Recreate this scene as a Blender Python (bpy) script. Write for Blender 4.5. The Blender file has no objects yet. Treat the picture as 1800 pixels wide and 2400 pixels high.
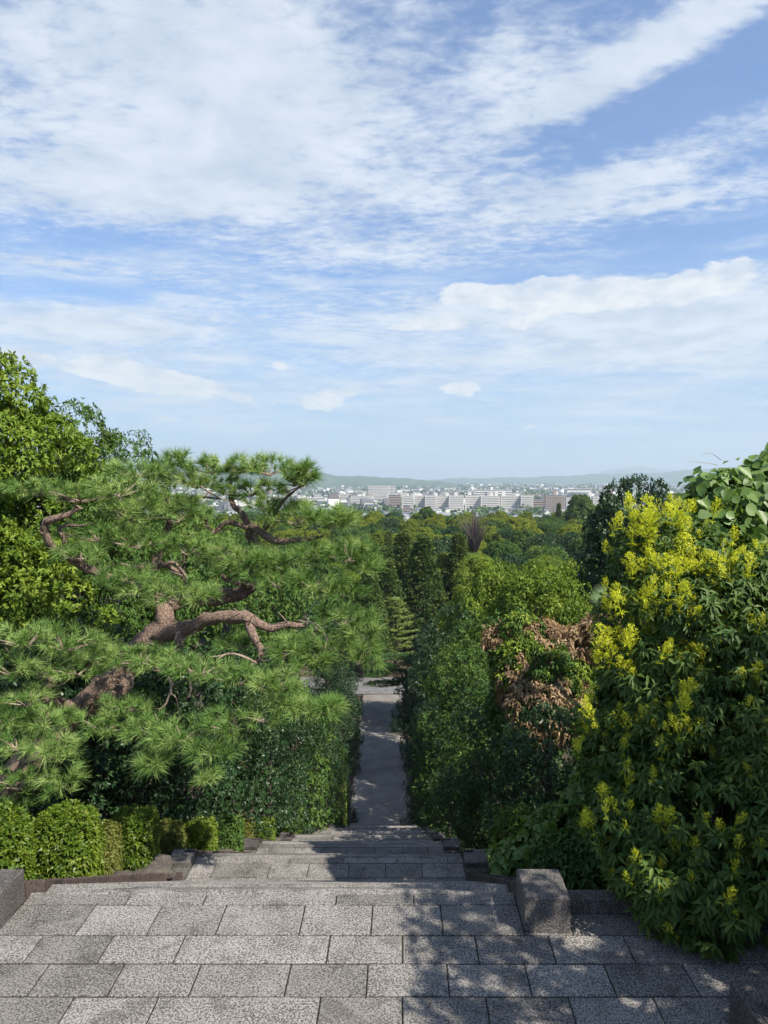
import bpy, math, random
import numpy as np
from mathutils import Vector, Matrix, Euler
R = math.radians
sc = bpy.context.scene
COL = sc.collection

# ------------------------------------------------------------------ camera
EYE = 4.5                                   # eye height above the first landing (z = 0)
FPX, IW, IH = 1660.0, 1800.0, 2400.0
cam_d = bpy.data.cameras.new('camera'); cam = bpy.data.objects.new('camera', cam_d); COL.objects.link(cam)
cam.location = (0, 0, EYE); cam.rotation_euler = (R(90 - 2.65), 0, 0)
cam_d.sensor_fit = 'VERTICAL'; cam_d.sensor_height = 36; cam_d.lens = 36 * FPX / IH; cam_d.shift_x = -36/IH
cam_d.clip_start = 0.05; cam_d.clip_end = 90000
sc.camera = cam
ROT = Euler((R(90 - 2.65), 0, 0)).to_matrix()

def ray(px, py):
    return ROT @ Vector(((px - 936)/FPX, -(py - IH/2)/FPX, -1))
def at(px, py, Y):
    d = ray(px, py); return Vector((0, 0, EYE)) + d*(Y/d.y)
def azel(px, py):
    d = ray(px, py).normalized(); return math.atan2(d.x, d.y), math.asin(d.z)

# ------------------------------------------------------------------ sun, world, exposure
SUN_EL = 48.0
SUN_DIR = Vector((0.80, -0.60, 0)).normalized()*math.cos(R(SUN_EL)) + Vector((0, 0, math.sin(R(SUN_EL))))
sun_d = bpy.data.lights.new('sun', 'SUN'); sun = bpy.data.objects.new('sun', sun_d); COL.objects.link(sun)
sun_d.energy = 5.0; sun_d.angle = R(0.5); sun_d.color = (1.0, 0.93, 0.82)
sun.rotation_euler = SUN_DIR.to_track_quat('Z', 'Y').to_euler()
sc.view_settings.view_transform = 'Standard'; sc.view_settings.look = 'None'
sc.view_settings.gamma = 1.0; sc.view_settings.use_curve_mapping = False
sc.view_settings.exposure = 0.85
cy = sc.cycles
cy.use_denoising = True
cy.max_bounces = 4; cy.diffuse_bounces = 2; cy.glossy_bounces = 1; cy.transmission_bounces = 2; cy.use_light_tree = False
cy.volume_bounces = 0; cy.transparent_max_bounces = 8
cy.caustics_reflective = False; cy.caustics_refractive = False

class NT:
    """small helper to write node trees as expressions"""
    def __init__(s, nt): s.nt = nt; s.n = nt.nodes; s.l = nt.links
    def new(s, t, **k):
        n = s.n.new(t)
        for a, v in k.items(): setattr(n, a, v)
        return n
    def put(s, sock, v):
        if hasattr(v, 'is_output'): s.l.new(v, sock)
        elif v is not None: sock.default_value = v
    def m(s, op, a, b=None, c=None, clamp=False):
        n = s.new('ShaderNodeMath', operation=op, use_clamp=clamp)
        for i, v in enumerate((a, b, c)): s.put(n.inputs[i], v)
        return n.outputs[0]
    def vm(s, op, a, b=None, out=0):
        n = s.new('ShaderNodeVectorMath', operation=op); s.put(n.inputs[0], a)
        if b is not None: s.put(n.inputs[1], b)
        return n.outputs[out]
    def comb(s, x, y, z=0.0):
        n = s.new('ShaderNodeCombineXYZ')
        for i, v in enumerate((x, y, z)): s.put(n.inputs[i], v)
        return n.outputs[0]
    def mapr(s, v, a, b, c=0.0, d=1.0, interp='SMOOTHSTEP'):
        n = s.new('ShaderNodeMapRange', interpolation_type=interp)
        for i, q in enumerate((v, a, b, c, d)): s.put(n.inputs[i], q)
        return n.outputs[0]
    def noise(s, vec, scale, detail=4.0, rough=0.55, dist=0.0, lac=2.0):
        n = s.new('ShaderNodeTexNoise'); n.inputs['Scale'].default_value = scale
        n.inputs['Detail'].default_value = detail; n.inputs['Roughness'].default_value = rough
        n.inputs['Distortion'].default_value = dist; n.inputs['Lacunarity'].default_value = lac
        if vec is not None: s.l.new(vec, n.inputs['Vector'])
        return n.outputs['Fac']
    def mapping(s, vec, loc=(0,0,0), rot=(0,0,0), scale=(1,1,1), kind='POINT'):
        n = s.new('ShaderNodeMapping', vector_type=kind); s.l.new(vec, n.inputs[0])
        n.inputs['Location'].default_value = loc; n.inputs['Rotation'].default_value = rot; n.inputs['Scale'].default_value = scale
        return n.outputs[0]
    def mix(s, f, a, b, blend='MIX'):
        n = s.new('ShaderNodeMix', data_type='RGBA', blend_type=blend)
        s.put(n.inputs['Factor'], f)
        for nm, v in (('A', a), ('B', b)):
            sock = [q for q in n.inputs if q.name == nm and q.type == 'RGBA'][0]
            if isinstance(v, tuple): v = (*v, 1.0) if len(v) == 3 else v
            s.put(sock, v)
        return [q for q in n.outputs if q.type == 'RGBA'][0]
    def ramp(s, f, stops):
        n = s.new('ShaderNodeValToRGB'); s.put(n.inputs[0], f); e = n.color_ramp.elements
        while len(e) > len(stops): e.remove(e[-1])
        while len(e) < len(stops): e.new(0.5)
        for q, (p, c) in zip(e, stops):
            q.position = p; q.color = (*c, 1) if len(c) == 3 else c
        return n.outputs[0]

w = bpy.data.worlds.new('World'); sc.world = w; w.use_nodes = True
t = NT(w.node_tree); t.n.clear()
sky = t.new('ShaderNodeTexSky', sky_type='NISHITA'); sky.sun_disc = False
sky.sun_elevation = R(SUN_EL); sky.sun_rotation = math.atan2(SUN_DIR.x, SUN_DIR.y)
sky.altitude = 100; sky.air_density = 1.0; sky.dust_density = 0.6; sky.ozone_density = 2.2
gen = t.new('ShaderNodeTexCoord').outputs['Generated']
sep = t.new('ShaderNodeSeparateXYZ'); t.l.new(t.vm('NORMALIZE', gen), sep.inputs[0])
dx, dy, dz = sep.outputs
az = t.m('ARCTAN2', dx, dy); el = t.m('ARCSINE', dz)
ae = t.comb(az, el)
zz = t.m('ADD', t.m('MAXIMUM', dz, 0.0), 0.07)
sheet = t.comb(t.m('DIVIDE', dx, zz), t.m('DIVIDE', dy, zz))
def blob(px, py, rx, ry, rot, amp):
    a, e = azel(px, py)
    v = t.mapping(ae, (a, e, 0), (0, 0, R(rot)), (rx/FPX, ry/FPX, 1), 'TEXTURE')
    r = t.vm('LENGTH', v, out=1)
    return t.mapr(r, 1.0, 0.0, 0.0, amp)
BLOBS = [(300, 150, 760, 420, 0, .30), (200, 420, 560, 150, 4, .16), (820, 300, 480, 330, 0, .10),
         (1640, 250, 420, 150, 14, -.34), (1560, 100, 620, 75, 17, .40), (1500, 395, 620, 80, 13, .36),
         (300, 560, 620, 75, 0, -.20), (1700, 560, 380, 90, 8, -.26), (1540, 480, 160, 22, 6, .3), (950, 590, 620, 70, 0, .22),
         (250, 690, 560, 60, 0, -.16), (1080, 655, 420, 40, 0, -.16), (1300, 790, 900, 150, 0, .20),
         (200, 780, 500, 90, 0, .16), (620, 800, 300, 60, 0, -.12), (120, 615, 210, 16, 0, .22), (1600, 720, 520, 170, 0, .26), (250, 745, 560, 60, 0, .18), (560, 200, 300, 260, 0, .08), (1180, 110, 160, 120, 40, .14), (1100, 60, 260, 130, 60, -.10)]
cov = None
for b in BLOBS:
    v = blob(*b); cov = v if cov is None else t.m('ADD', cov, v)
s1 = t.mapping(sheet, rot=(0, 0, R(-28)), scale=(0.55, 1.5, 1))
n1 = t.noise(s1, 1.1, 8, .60, .35)
n2 = t.noise(sheet, 3.6, 5, .62, .2)
n3 = t.noise(t.mapping(sheet, rot=(0, 0, R(20)), scale=(1, 1.5, 1)), 15.0, 3, .6, .25)
c = t.m('ADD', t.m('MULTIPLY', n1, .85), t.m('ADD', t.m('MULTIPLY', n2, .40), t.m('MULTIPLY', n3, .62)))
c = t.m('ADD', c, cov)
alpha = t.mapr(c, .80, 1.24, .10, 1.0)
# cumulus banks low over the plain
cw = t.mapping(ae, scale=(1.0, 2.1, 1))
nc = t.m('ADD', t.m('MULTIPLY', t.noise(cw, 13.0, 7, .58), 1.0), t.m('MULTIPLY', t.noise(cw, 30.0, 4, .6), .22))
cc = None
for b in [(1085, 690, 150, 62, 0, .50), (1220, 695, 190, 66, 0, .50), (1370, 690, 200, 72, 0, .52), (1530, 690, 220, 56, 0, .46), (1700, 640, 260, 90, 0, .36), (1030, 755, 170, 36, 0, .42), (1210, 760, 160, 30, 0, .36), (265, 858, 110, 46, 0, .50), (340, 885, 190, 46, 0, .50), (460, 908, 190, 42, 0, .46), (1065, 908, 110, 36, 0, .50), (700, 945, 360, 40, 0, .36), (650, 858, 150, 26, 0, .38), (90, 850, 260, 60, 0, .36), (840, 915, 200, 30, 0, .34), (1250, 1000, 140, 18, 0, .32), (480, 985, 300, 24, 0, .32), (1640, 905, 160, 24, 0, .34), (930, 770, 120, 26, 0, .38)]:
    v = blob(*b); cc = v if cc is None else t.m('ADD', cc, v)
ca = t.mapr(t.m('ADD', nc, cc), .88, .99)
low = t.m('MULTIPLY', t.mapr(el, 0.36, 0.02, 0.10, 0.85), t.mapr(t.noise(t.mapping(ae, scale=(1, 5, 1)), 4.0, 6, .6), .25, .7, .6, 1.15))                      # thin milky veil towards the horizon
sh = t.noise(cw, 16.0, 5, .6)
ccol = t.ramp(t.mapr(sh, .35, .62), [(0, (5.3, 5.9, 6.6)), (1, (7.5, 7.6, 7.6))])
scol = t.ramp(t.mapr(n2, .3, .7), [(0, (4.7, 5.4, 6.4)), (1, (6.4, 6.9, 7.6))])
skyc = t.mix(1.0, sky.outputs[0], (0.74, 1.06, 1.42), 'MULTIPLY')
skyc = t.mix(low, skyc, (3.9, 5.0, 6.3))
col = t.mix(t.m('MULTIPLY', t.m('MULTIPLY', alpha, t.mapr(el, .02, .16, .35, 1.0)), .93), skyc, scol)
strk = t.mapr(t.noise(t.mapping(ae, scale=(1, 7, 1)), 5.0, 7, .62), .44, .70, 0, .75)
strk = t.m('MULTIPLY', strk, t.m('MULTIPLY', t.mapr(el, .02, .08), t.mapr(el, .36, .22)))
col = t.mix(strk, col, (6.3, 6.8, 7.3))
col = t.mix(t.m('MULTIPLY', ca, .8), col, ccol)
w.cycles.sampling_method = 'MANUAL'; w.cycles.sample_map_resolution = 512
bg = t.new('ShaderNodeBackground'); bg.inputs['Strength'].default_value = 0.072
t.l.new(col, bg.inputs[0]); wo = t.new('ShaderNodeOutputWorld'); t.l.new(bg.outputs[0], wo.inputs[0])

# ------------------------------------------------------------------ materials
def base_mat(name):
    m = bpy.data.materials.new(name); m.use_nodes = True; t = NT(m.node_tree)
    p = t.n['Principled BSDF']; return m, t, p
def rgb(h):                                    # sRGB 0-255 -> linear
    return tuple(((v/255+0.055)/1.055)**2.4 if v > 10 else v/3294.6 for v in h)

def leaf_mat(name, dark, mid, light, rough=.5, trans=.30, spec=.35, hue=.12):
    m, t, p = base_mat(name)
    a = t.new('ShaderNodeAttribute', attribute_name='v').outputs['Fac']
    rnd = t.new('ShaderNodeObjectInfo').outputs['Random']
    oc = t.new('ShaderNodeTexCoord').outputs['Object']
    n = t.noise(oc, 1.3, 2)
    f = t.m('ADD', t.m('MULTIPLY', a, .75), t.m('MULTIPLY', n, .35))
    f = t.m('ADD', f, t.m('MULTIPLY', t.m('SUBTRACT', rnd, .5), hue*2))
    c = t.ramp(f, [(.08, dark), (.5, mid), (.95, light)])
    t.l.new(c, p.inputs['Base Color']); p.inputs['Roughness'].default_value = rough
    p.inputs['Specular IOR Level'].default_value = spec
    tr = t.new('ShaderNodeBsdfTranslucent')
    t.l.new(t.mix(1.0, c, (1.25, 1.15, .45), 'MULTIPLY'), tr.inputs[0])
    mx = t.new('ShaderNodeMixShader'); mx.inputs[0].default_value = trans
    t.l.new(p.outputs[0], mx.inputs[1]); t.l.new(tr.outputs[0], mx.inputs[2])
    t.l.new(mx.outputs[0], t.n['Material Output'].inputs[0])
    return m

def bark_mat(name, a, b, scale=14, bump=.6, crack=.35):
    m, t, p = base_mat(name)
    oc = t.new('ShaderNodeTexCoord').outputs['Object']
    v = t.new('ShaderNodeTexVoronoi', feature='DISTANCE_TO_EDGE'); v.inputs['Scale'].default_value = scale
    t.l.new(t.mapping(oc, scale=(1, 1, .55)), v.inputs['Vector'])
    n = t.noise(oc, scale*.8, 6, .65)
    f = t.m('ADD', t.m('MULTIPLY', n, .8), t.mapr(v.outputs['Distance'], 0, .12, 0, crack))
    t.l.new(t.ramp(f, [(.25, a), (.85, b)]), p.inputs['Base Color']); p.inputs['Roughness'].default_value = .9
    bp = t.new('ShaderNodeBump'); bp.inputs['Strength'].default_value = bump; bp.inputs['Distance'].default_value = .03
    t.l.new(f, bp.inputs['Height']); t.l.new(bp.outputs[0], p.inputs['Normal'])
    return m

def stone_mat(name, dark, light, tint, speck=46, lo=.44, hi=.56, stain=(.05,.045,.04), stain_amt=.5):
    m, t, p = base_mat(name)
    geo = t.new('ShaderNodeNewGeometry').outputs['Position']
    rnd = t.new('ShaderNodeObjectInfo').outputs['Random']
    n = t.noise(geo, speck, 3, .6, .6)
    big = t.noise(geo, 1.6, 4, .6)
    f = t.mapr(t.m('ADD', n, t.m('MULTIPLY', t.m('SUBTRACT', big, .5), .22)), lo, hi)
    c = t.mix(f, dark, light)
    c = t.mix(t.m('MULTIPLY', t.noise(geo, 7, 4), .35), c, tint)
    st = t.mapr(t.noise(geo, 2.3, 6, .65, .8), .50, .72, 0, stain_amt)
    c = t.mix(st, c, stain)
    v = t.m('ADD', .74, t.m('MULTIPLY', rnd, .46))
    c = t.mix(1.0, c, t.comb(v, v, v), 'MULTIPLY')
    t.l.new(c, p.inputs['Base Color']); p.inputs['Roughness'].default_value = .85; p.inputs['Specular IOR Level'].default_value = .25
    bp = t.new('ShaderNodeBump'); bp.inputs['Strength'].default_value = .35; bp.inputs['Distance'].default_value = .008
    t.l.new(n, bp.inputs['Height']); t.l.new(bp.outputs[0], p.inputs['Normal'])
    return m

def plain_mat(name, a, b, scale=3, rough=.85, detail=5, coord='Object'):
    m, t, p = base_mat(name)
    oc = t.new('ShaderNodeTexCoord').outputs[coord] if coord != 'Pos' else t.new('ShaderNodeNewGeometry').outputs['Position']
    n = t.noise(oc, scale, detail, .62)
    t.l.new(t.ramp(t.mapr(n, .3, .7), [(0, a), (1, b)]), p.inputs['Base Color'])
    p.inputs['Roughness'].default_value = rough; p.inputs['Specular IOR Level'].default_value = .25
    return m

M = {}
M['granite'] = stone_mat('mottled_granite', (.045,.042,.040), (.285,.268,.248), (.17,.158,.142), 60, .42, .57, (.045,.040,.034), .62)
M['kerb'] = stone_mat('stained_kerb_granite', (.035,.026,.023), (.115,.085,.075), (.075,.055,.048), 30, .4, .66, (.02,.017,.016), .6)
M['pedestal'] = stone_mat('weathered_pedestal_granite', (.045,.041,.039), (.19,.178,.165), (.10,.088,.08), 60, .42, .62, (.018,.016,.015), .75)
M['joint'] = plain_mat('mossy_joint_soil', (.012,.011,.008), (.035,.030,.018), 9)
M['soil'] = plain_mat('leafy_soil', (.020,.015,.010), (.075,.055,.035), 2.2, coord='Pos')
M['asphalt'] = plain_mat('path_gravel', (.145,.135,.122), (.21,.198,.18), .6, detail=9, coord='Pos')
M['road'] = plain_mat('road_asphalt', (.10,.10,.10), (.18,.18,.178), 2, coord='Pos')
M['rock'] = bark_mat('dark_rock', (.025,.022,.019), (.15,.13,.105), 7, 1.0, .1)
M['pine_bark'] = bark_mat('red_pine_bark', (.040,.027,.021), (.30,.205,.155), 19, 1.0, .25)
M['twig'] = bark_mat('pale_twig_bark', (.09,.065,.05), (.36,.27,.21), 20, .4)
M['bark'] = bark_mat('dark_bark', (.018,.014,.011), (.085,.066,.05), 9)
M['grey_twig'] = plain_mat('grey_dead_twig', (.06,.045,.045), (.13,.10,.10), 3)
M['pine'] = leaf_mat('pine_needles', (.040,.095,.020), (.135,.245,.056), (.34,.45,.15), .55, .2, .2)
M['pine_far'] = leaf_mat('far_pine_needles', (.022,.055,.018), (.055,.12,.035), (.11,.19,.06), .55, .25, .25)
M['cedar'] = leaf_mat('pale_cedar_needles', (.09,.15,.04), (.20,.28,.07), (.32,.38,.12), .55, .3, .25)
M['glossy'] = leaf_mat('glossy_dark_leaves', (.012,.034,.012), (.026,.064,.020), (.055,.105,.035), .42, .18, .32)
M['evergreen'] = leaf_mat('evergreen_leaves', (.020,.055,.012), (.055,.115,.022), (.125,.195,.038), .55, .18, .2)
M['bright'] = leaf_mat('bright_green_leaves', (.050,.105,.012), (.135,.215,.024), (.27,.33,.045), .55, .26, .2)
M['camphor'] = leaf_mat('yellow_green_canopy', (.045,.085,.012), (.125,.175,.020), (.32,.33,.040), .65, .16, .12)
M['conifer'] = leaf_mat('cypress_scales', (.028,.062,.016), (.075,.125,.030), (.17,.215,.05), .6, .2, .2)
M['hedge'] = leaf_mat('hedge_leaves', (.045,.092,.010), (.105,.175,.016), (.23,.275,.032), .45, .35, .35)
M['hedge_small'] = leaf_mat('small_hedge_leaves', (.055,.075,.014), (.13,.155,.028), (.23,.22,.06), .5, .3, .3)
M['bigleaf'] = leaf_mat('large_drooping_leaves', (.022,.056,.010), (.052,.105,.018), (.115,.175,.030), .52, .25, .28)
M['flower'] = leaf_mat('yellow_green_flowers', (.38,.46,.025), (.62,.68,.045), (.84,.86,.12), .6, .35, .2)
M['vine'] = leaf_mat('broad_vine_leaves', (.060,.125,.025), (.115,.205,.045), (.18,.28,.075), .42, .38, .4)
M['dead'] = leaf_mat('dead_brown_leaves', (.08,.050,.027), (.235,.150,.085), (.47,.35,.22), .8, .3, .2)
M['palm'] = leaf_mat('palm_blades', (.04,.08,.03), (.08,.14,.05), (.14,.20,.09), .6, .2, .2)
M['wood'] = plain_mat('brown_post_wood', (.05,.03,.022), (.11,.065,.045), 6)
M['drystem'] = plain_mat('dry_leaf', (.25,.18,.10), (.42,.33,.20), 9)

# ------------------------------------------------------------------ mesh helpers
def mesh_np(name, V, F, mat, v=None, smooth=None):
    """V (n,3) verts, F (m,k) faces, v per-vertex variation attribute"""
    V = np.ascontiguousarray(V, np.float32); F = np.ascontiguousarray(F, np.int32); k = F.shape[1]
    me = bpy.data.meshes.new(name)
    me.vertices.add(len(V)); me.vertices.foreach_set('co', V.ravel())
    me.loops.add(F.size); me.loops.foreach_set('vertex_index', F.ravel())
    me.polygons.add(len(F)); me.polygons.foreach_set('loop_start', np.arange(len(F), dtype=np.int32)*k)
    if smooth is not None: me.polygons.foreach_set('use_smooth', np.full(len(F), bool(smooth)))
    if v is not None:
        a = me.attributes.new('v', 'FLOAT', 'POINT'); a.data.foreach_set('value', np.ascontiguousarray(v, np.float32))
    me.update(calc_edges=True)
    me.materials.append(mat)
    return me
def mesh_py(name, V, F, mat, smooth=False):
    me = bpy.data.meshes.new(name); me.from_pydata([tuple(q) for q in V], [], F); me.materials.append(mat)
    if smooth: me.polygons.foreach_set('use_smooth', [True]*len(me.polygons))
    me.update(); return me
def link(name, me, parent=None, loc=None):
    o = bpy.data.objects.new(name, me); COL.objects.link(o)
    if loc is not None: o.location = loc
    if parent is not None: o.parent = parent
    return o
def tag(o, label, cat, group=None, kind=None):
    if label: o['label'] = label
    if cat: o['category'] = cat
    if group: o['group'] = group
    if kind: o['kind'] = kind
    return o
def thing(name, loc, label, cat, group=None, rz=0.0, s=1.0):
    o = bpy.data.objects.new(name, None); COL.objects.link(o); o.location = loc
    o.rotation_euler = (0, 0, rz); o.scale = (s, s, s) if not isinstance(s, tuple) else s
    o.empty_display_size = .2
    return tag(o, label, cat, group)
def struct(name, me):
    o = link(name, me); o['kind'] = 'structure'; return o

def box_vf(x0, x1, y0, y1, z0, z1, ch=0.0):
    """box with a chamfered top edge"""
    c = ch
    V = [(x0,y0,z0),(x1,y0,z0),(x1,y1,z0),(x0,y1,z0), (x0,y0,z1-c),(x1,y0,z1-c),(x1,y1,z1-c),(x0,y1,z1-c)]
    F = [(3,2,1,0),(0,1,5,4),(1,2,6,5),(2,3,7,6),(3,0,4,7)]
    if c > 0:
        V += [(x0+c,y0+c,z1),(x1-c,y0+c,z1),(x1-c,y1-c,z1),(x0+c,y1-c,z1)]
        F += [(4,5,9,8),(5,6,10,9),(6,7,11,10),(7,4,8,11),(8,9,10,11)]
    else: F += [(4,5,6,7)]
    return V, F
class MB:
    def __init__(s): s.V = []; s.F = []
    def add(s, V, F):
        n = len(s.V); s.V += [tuple(q) for q in V]; s.F += [tuple(i+n for i in f) for f in F]; return s
    def box(s, *a, ch=0.0): return s.add(*box_vf(*a, ch=ch))
    def mesh(s, name, mat, smooth=False): return mesh_py(name, s.V, s.F, mat, smooth)

def tube_vf(P, r, seg=8, rng=None, wob=0.0):
    P = [Vector(p) for p in P]; V = []; F = []
    ref = Vector((.31, .52, .79))
    for i, p in enumerate(P):
        d = (P[min(i+1, len(P)-1)] - P[max(i-1, 0)]).normalized()
        a = d.cross(ref).normalized(); b = d.cross(a)
        for k in range(seg):
            th = 2*math.pi*k/seg
            rr = r[i]*(1 + (rng.uniform(-wob, wob) if rng else 0))
            V.append(p + a*math.cos(th)*rr + b*math.sin(th)*rr)
    for i in range(len(P)-1):
        for k in range(seg):
            k2 = (k+1) % seg
            F.append((i*seg+k, i*seg+k2, (i+1)*seg+k2, (i+1)*seg+k))
    F.append(tuple(range(seg))[::-1]); F.append(tuple((len(P)-1)*seg+k for k in range(seg)))
    return V, F
def smooth_path(P, r, n=4):
    """Catmull-Rom resampling of control points and radii"""
    P = [np.array(p, float) for p in P]; out = []; ro = []
    for i in range(len(P)-1):
        p0, p1, p2, p3 = P[max(i-1,0)], P[i], P[i+1], P[min(i+2,len(P)-1)]
        for k in range(n):
            u = k/n
            out.append(.5*((2*p1)+(-p0+p2)*u+(2*p0-5*p1+4*p2-p3)*u*u+(-p0+3*p1-3*p2+p3)*u**3)); ro.append(r[i]*(1-u)+r[i+1]*u)
    out.append(P[-1]); ro.append(r[-1]); return out, ro

def unit(a): return a/np.maximum(np.linalg.norm(a, axis=-1, keepdims=True), 1e-9)
def rdir(g, n): return unit(g.normal(size=(n, 3)))
def leaves(P, D, N, L, W, v, fold=.25, bend=.0, hires=False):
    """leaf blades: base P, direction D, face normal N"""
    D = unit(D); S = unit(np.cross(D, N)); U = np.cross(S, D)
    L = np.asarray(L)[:, None]*np.ones((len(P), 1)); W = np.asarray(W)[:, None]*np.ones((len(P), 1))
    tip = P + D*L; tip[:, 2] -= (bend*L[:, 0])
    l = P + D*L*.45 + S*W*.5 + U*W*fold; r = P + D*L*.45 - S*W*.5 + U*W*fold
    n = len(P)
    if not hires:
        V = np.stack([P, r, tip, l], 1).reshape(-1, 3); F = np.arange(4*n).reshape(n, 4); vv = np.repeat(v, 4)
    else:
        mid = P + D*L*.52; mid[:, 2] -= bend*L[:, 0]*.25
        V = np.stack([P, r, tip, l, mid], 1).reshape(-1, 3); b = np.arange(n)[:, None]*5
        F = np.concatenate([b + np.array([[0, 1, 2, 4]]), b + np.array([[0, 4, 2, 3]])]); vv = np.repeat(v, 5)
    return V, F, vv
def sprigs(g, C, N, k, L, asp, spread, droop, jit=.35, var=None, dirs_only=False):
    """k leaves around every twig tip C with outward normal N"""
    n = len(C)
    a = unit(np.cross(N, rdir(g, n))); b = np.cross(N, a)
    th = (np.arange(k)[None, :] + g.random((n, k))*.8)*2*np.pi/k + g.random((n, 1))*6.28
    sp = spread*(.55 + .6*g.random((n, k)))
    D = N[:, None, :]*np.cos(sp)[..., None] + (a[:, None, :]*np.cos(th)[..., None] + b[:, None, :]*np.sin(th)[..., None])*np.sin(sp)[..., None]
    D[..., 2] -= droop
    D = unit(D + jit*.4*g.normal(size=D.shape)).reshape(-1, 3)
    P = np.repeat(C, k, 0) + D*L*.08
    NN = unit(np.repeat(N, k, 0) + np.array([0, 0, .45]) + jit*g.normal(size=(n*k, 3)))
    v = g.random(n) if var is None else var
    v = np.clip(np.repeat(v, k)*.6 + .4*g.random(n*k), 0, 1)
    ll = L*(.65 + .6*g.random(n*k))
    return P, D, NN, ll, ll*asp, v
def join(parts):
    V = []; F = []; v = []; n = 0
    for a, b, c in parts:
        V.append(a); F.append(b+n); v.append(c); n += len(a)
    return np.concatenate(V), np.concatenate(F), np.concatenate(v)

def lobes_pts(g, lobes, n, up=.25, low=-1.0):
    """points and outward normals on a union of ellipsoids (inner ones dropped)"""
    Ls = np.array(lobes, float); wgt = (Ls[:, 3]*Ls[:, 4]*Ls[:, 5])**.667; wgt /= wgt.sum()
    P = np.zeros((0, 3)); N = np.zeros((0, 3))
    while len(P) < n:
        i = g.choice(len(Ls), n, p=wgt); d = rdir(g, n); d[:, 2] = d[:, 2] + up; d = unit(d)
        p = Ls[i, :3] + d*Ls[i, 3:6]*(.90 + .16*g.random((n, 1)))
        nn = unit(d/Ls[i, 3:6]); ok = d[:, 2] > low
        for j, q in enumerate(Ls):
            ok &= (i == j) | ((((p - q[:3])/q[3:6])**2).sum(1) > .80)
        P = np.concatenate([P, p[ok]]); N = np.concatenate([N, nn[ok]])
    return P[:n], N[:n]
def clumped(g, P, N, per, r, flat=.75, inward=-.25):
    """spread `per` twig tips over a small ball round each point"""
    n = len(P); d = rdir(g, n*per); Nr = np.repeat(N, per, 0)
    bad = (d*Nr).sum(1) < inward; d[bad] *= -1
    rr = np.repeat(r*(.55+.75*g.random(n)), per)*(.62 + .42*g.random(n*per))
    C = np.repeat(P, per, 0) + d*rr[:, None]*np.array([1, 1, flat])
    return C, unit(d + .35*Nr), np.clip(np.repeat(g.random(n), per)*.8 + .2*g.random(n*per), 0, 1)

# ------------------------------------------------------------------ stairs geometry constants
AX, HW = -1.377, 2.625                       # axis and half width of the stairs
XL, XR = AX - HW, AX + HW
BR0, PITCH, DROP, NL = 7.53, 6.15, 2.957, 9   # first brink, brink to brink, drop per flight, landings (last = path level)
BOW = .12
NST = 18; RISE = DROP/NST; TREAD = (PITCH - 1.14 - BOW)/(NST-1)
ZP = -DROP*(NL-1)                             # path level
def brink(k): return BR0 + PITCH*k            # k = 0 for the nearest landing
def slope_z(Y):
    return np.where(Y < BR0, 0.0, np.where(Y < brink(NL-2)+5, -(Y-BR0)*DROP/PITCH, ZP))
def prof_z(Y):
    Y = np.asarray(Y, float); k = np.floor((Y-BR0)/PITCH); k = np.clip(k, 0, NL-2)
    u = Y - (BR0 + k*PITCH); f = np.clip((u-BOW)/(TREAD*(NST-1)), 0, 1)
    return np.where(Y < BR0, 0.0, -DROP*(k + f))
def sstep(a, b, x): q = np.clip((x-a)/(b-a), 0, 1); return q*q*(3-2*q)
def terr(X, Y):
    X = np.asarray(X, float); Y = np.asarray(Y, float)
    z = np.maximum(slope_z(Y), ZP) - .30
    side = np.maximum(np.abs(X-AX) - 9, 0)
    z = z + np.minimum(side*.22, 9)*sstep(130, 40, Y)
    z = z + .35*np.sin(X*.31+Y*.17)*np.cos(Y*.23)*sstep(4, 9, np.abs(X-AX))
    top = (Y < 7.40) & (X > -9.5) & (X < 7.5); z = np.where(top, np.minimum(z, -.6), z)
    cor = (np.abs(X-AX) < HW + .22) & (Y < 57); z = np.where(cor, prof_z(Y) - 1.0, z)
    z = np.where((np.abs(X-AX) < HW+.9) & (Y >= 55) & (Y < 105), ZP - .08, z)
    far = sstep(330, 560, Y); z = z*(1-far) + (-65.0)*far
    z = np.where(Y >= 560, -65.0, z)
    return z
def gz(x, y): return float(terr(x, y))

# ------------------------------------------------------------------ ground
def axis_pts(lo, hi, dense_lo, dense_hi, step, extra=()):
    a = list(np.arange(dense_lo, dense_hi+1e-6, step)) + list(extra)
    s = step; x = dense_lo
    while x > lo: s *= 1.25; x -= s; a.append(max(x, lo))
    s = step; x = dense_hi
    while x < hi: s *= 1.25; x += s; a.append(min(x, hi))
    return np.unique(np.round(a, 3))
gx = axis_pts(-15000, 15000, -40, 60, 2.0, (XL-.24, XL-.20, XR+.20, XR+.24, XL-.92, XL-.88, XR+.88, XR+.92))
gy = axis_pts(-300, 26500, -6, 110, 1.5, (7.38, 7.42, 330, 400, 450, 500, 560))
GX, GY = np.meshgrid(gx, gy); GZ = terr(GX, GY)
V = np.stack([GX, GY, GZ], -1).reshape(-1, 3); nx = len(gx)
i0 = (np.arange(len(gy)-1)[:, None]*nx + np.arange(nx-1)[None, :]).ravel()
mg, t, p = base_mat('ground_soil_and_plain')
geo = t.new('ShaderNodeNewGeometry').outputs['Position']; sx = t.new('ShaderNodeSeparateXYZ'); t.l.new(geo, sx.inputs[0])
near = t.ramp(t.mapr(t.noise(geo, 2.2, 6, .62), .3, .7), [(0, (.020,.015,.010)), (1, (.085,.062,.040))])
farc = t.ramp(t.mapr(t.noise(geo, .006, 7, .7), .35, .65), [(0, (.05,.075,.04)), (.45, (.20,.20,.19)), (1, (.36,.36,.35))])
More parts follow.
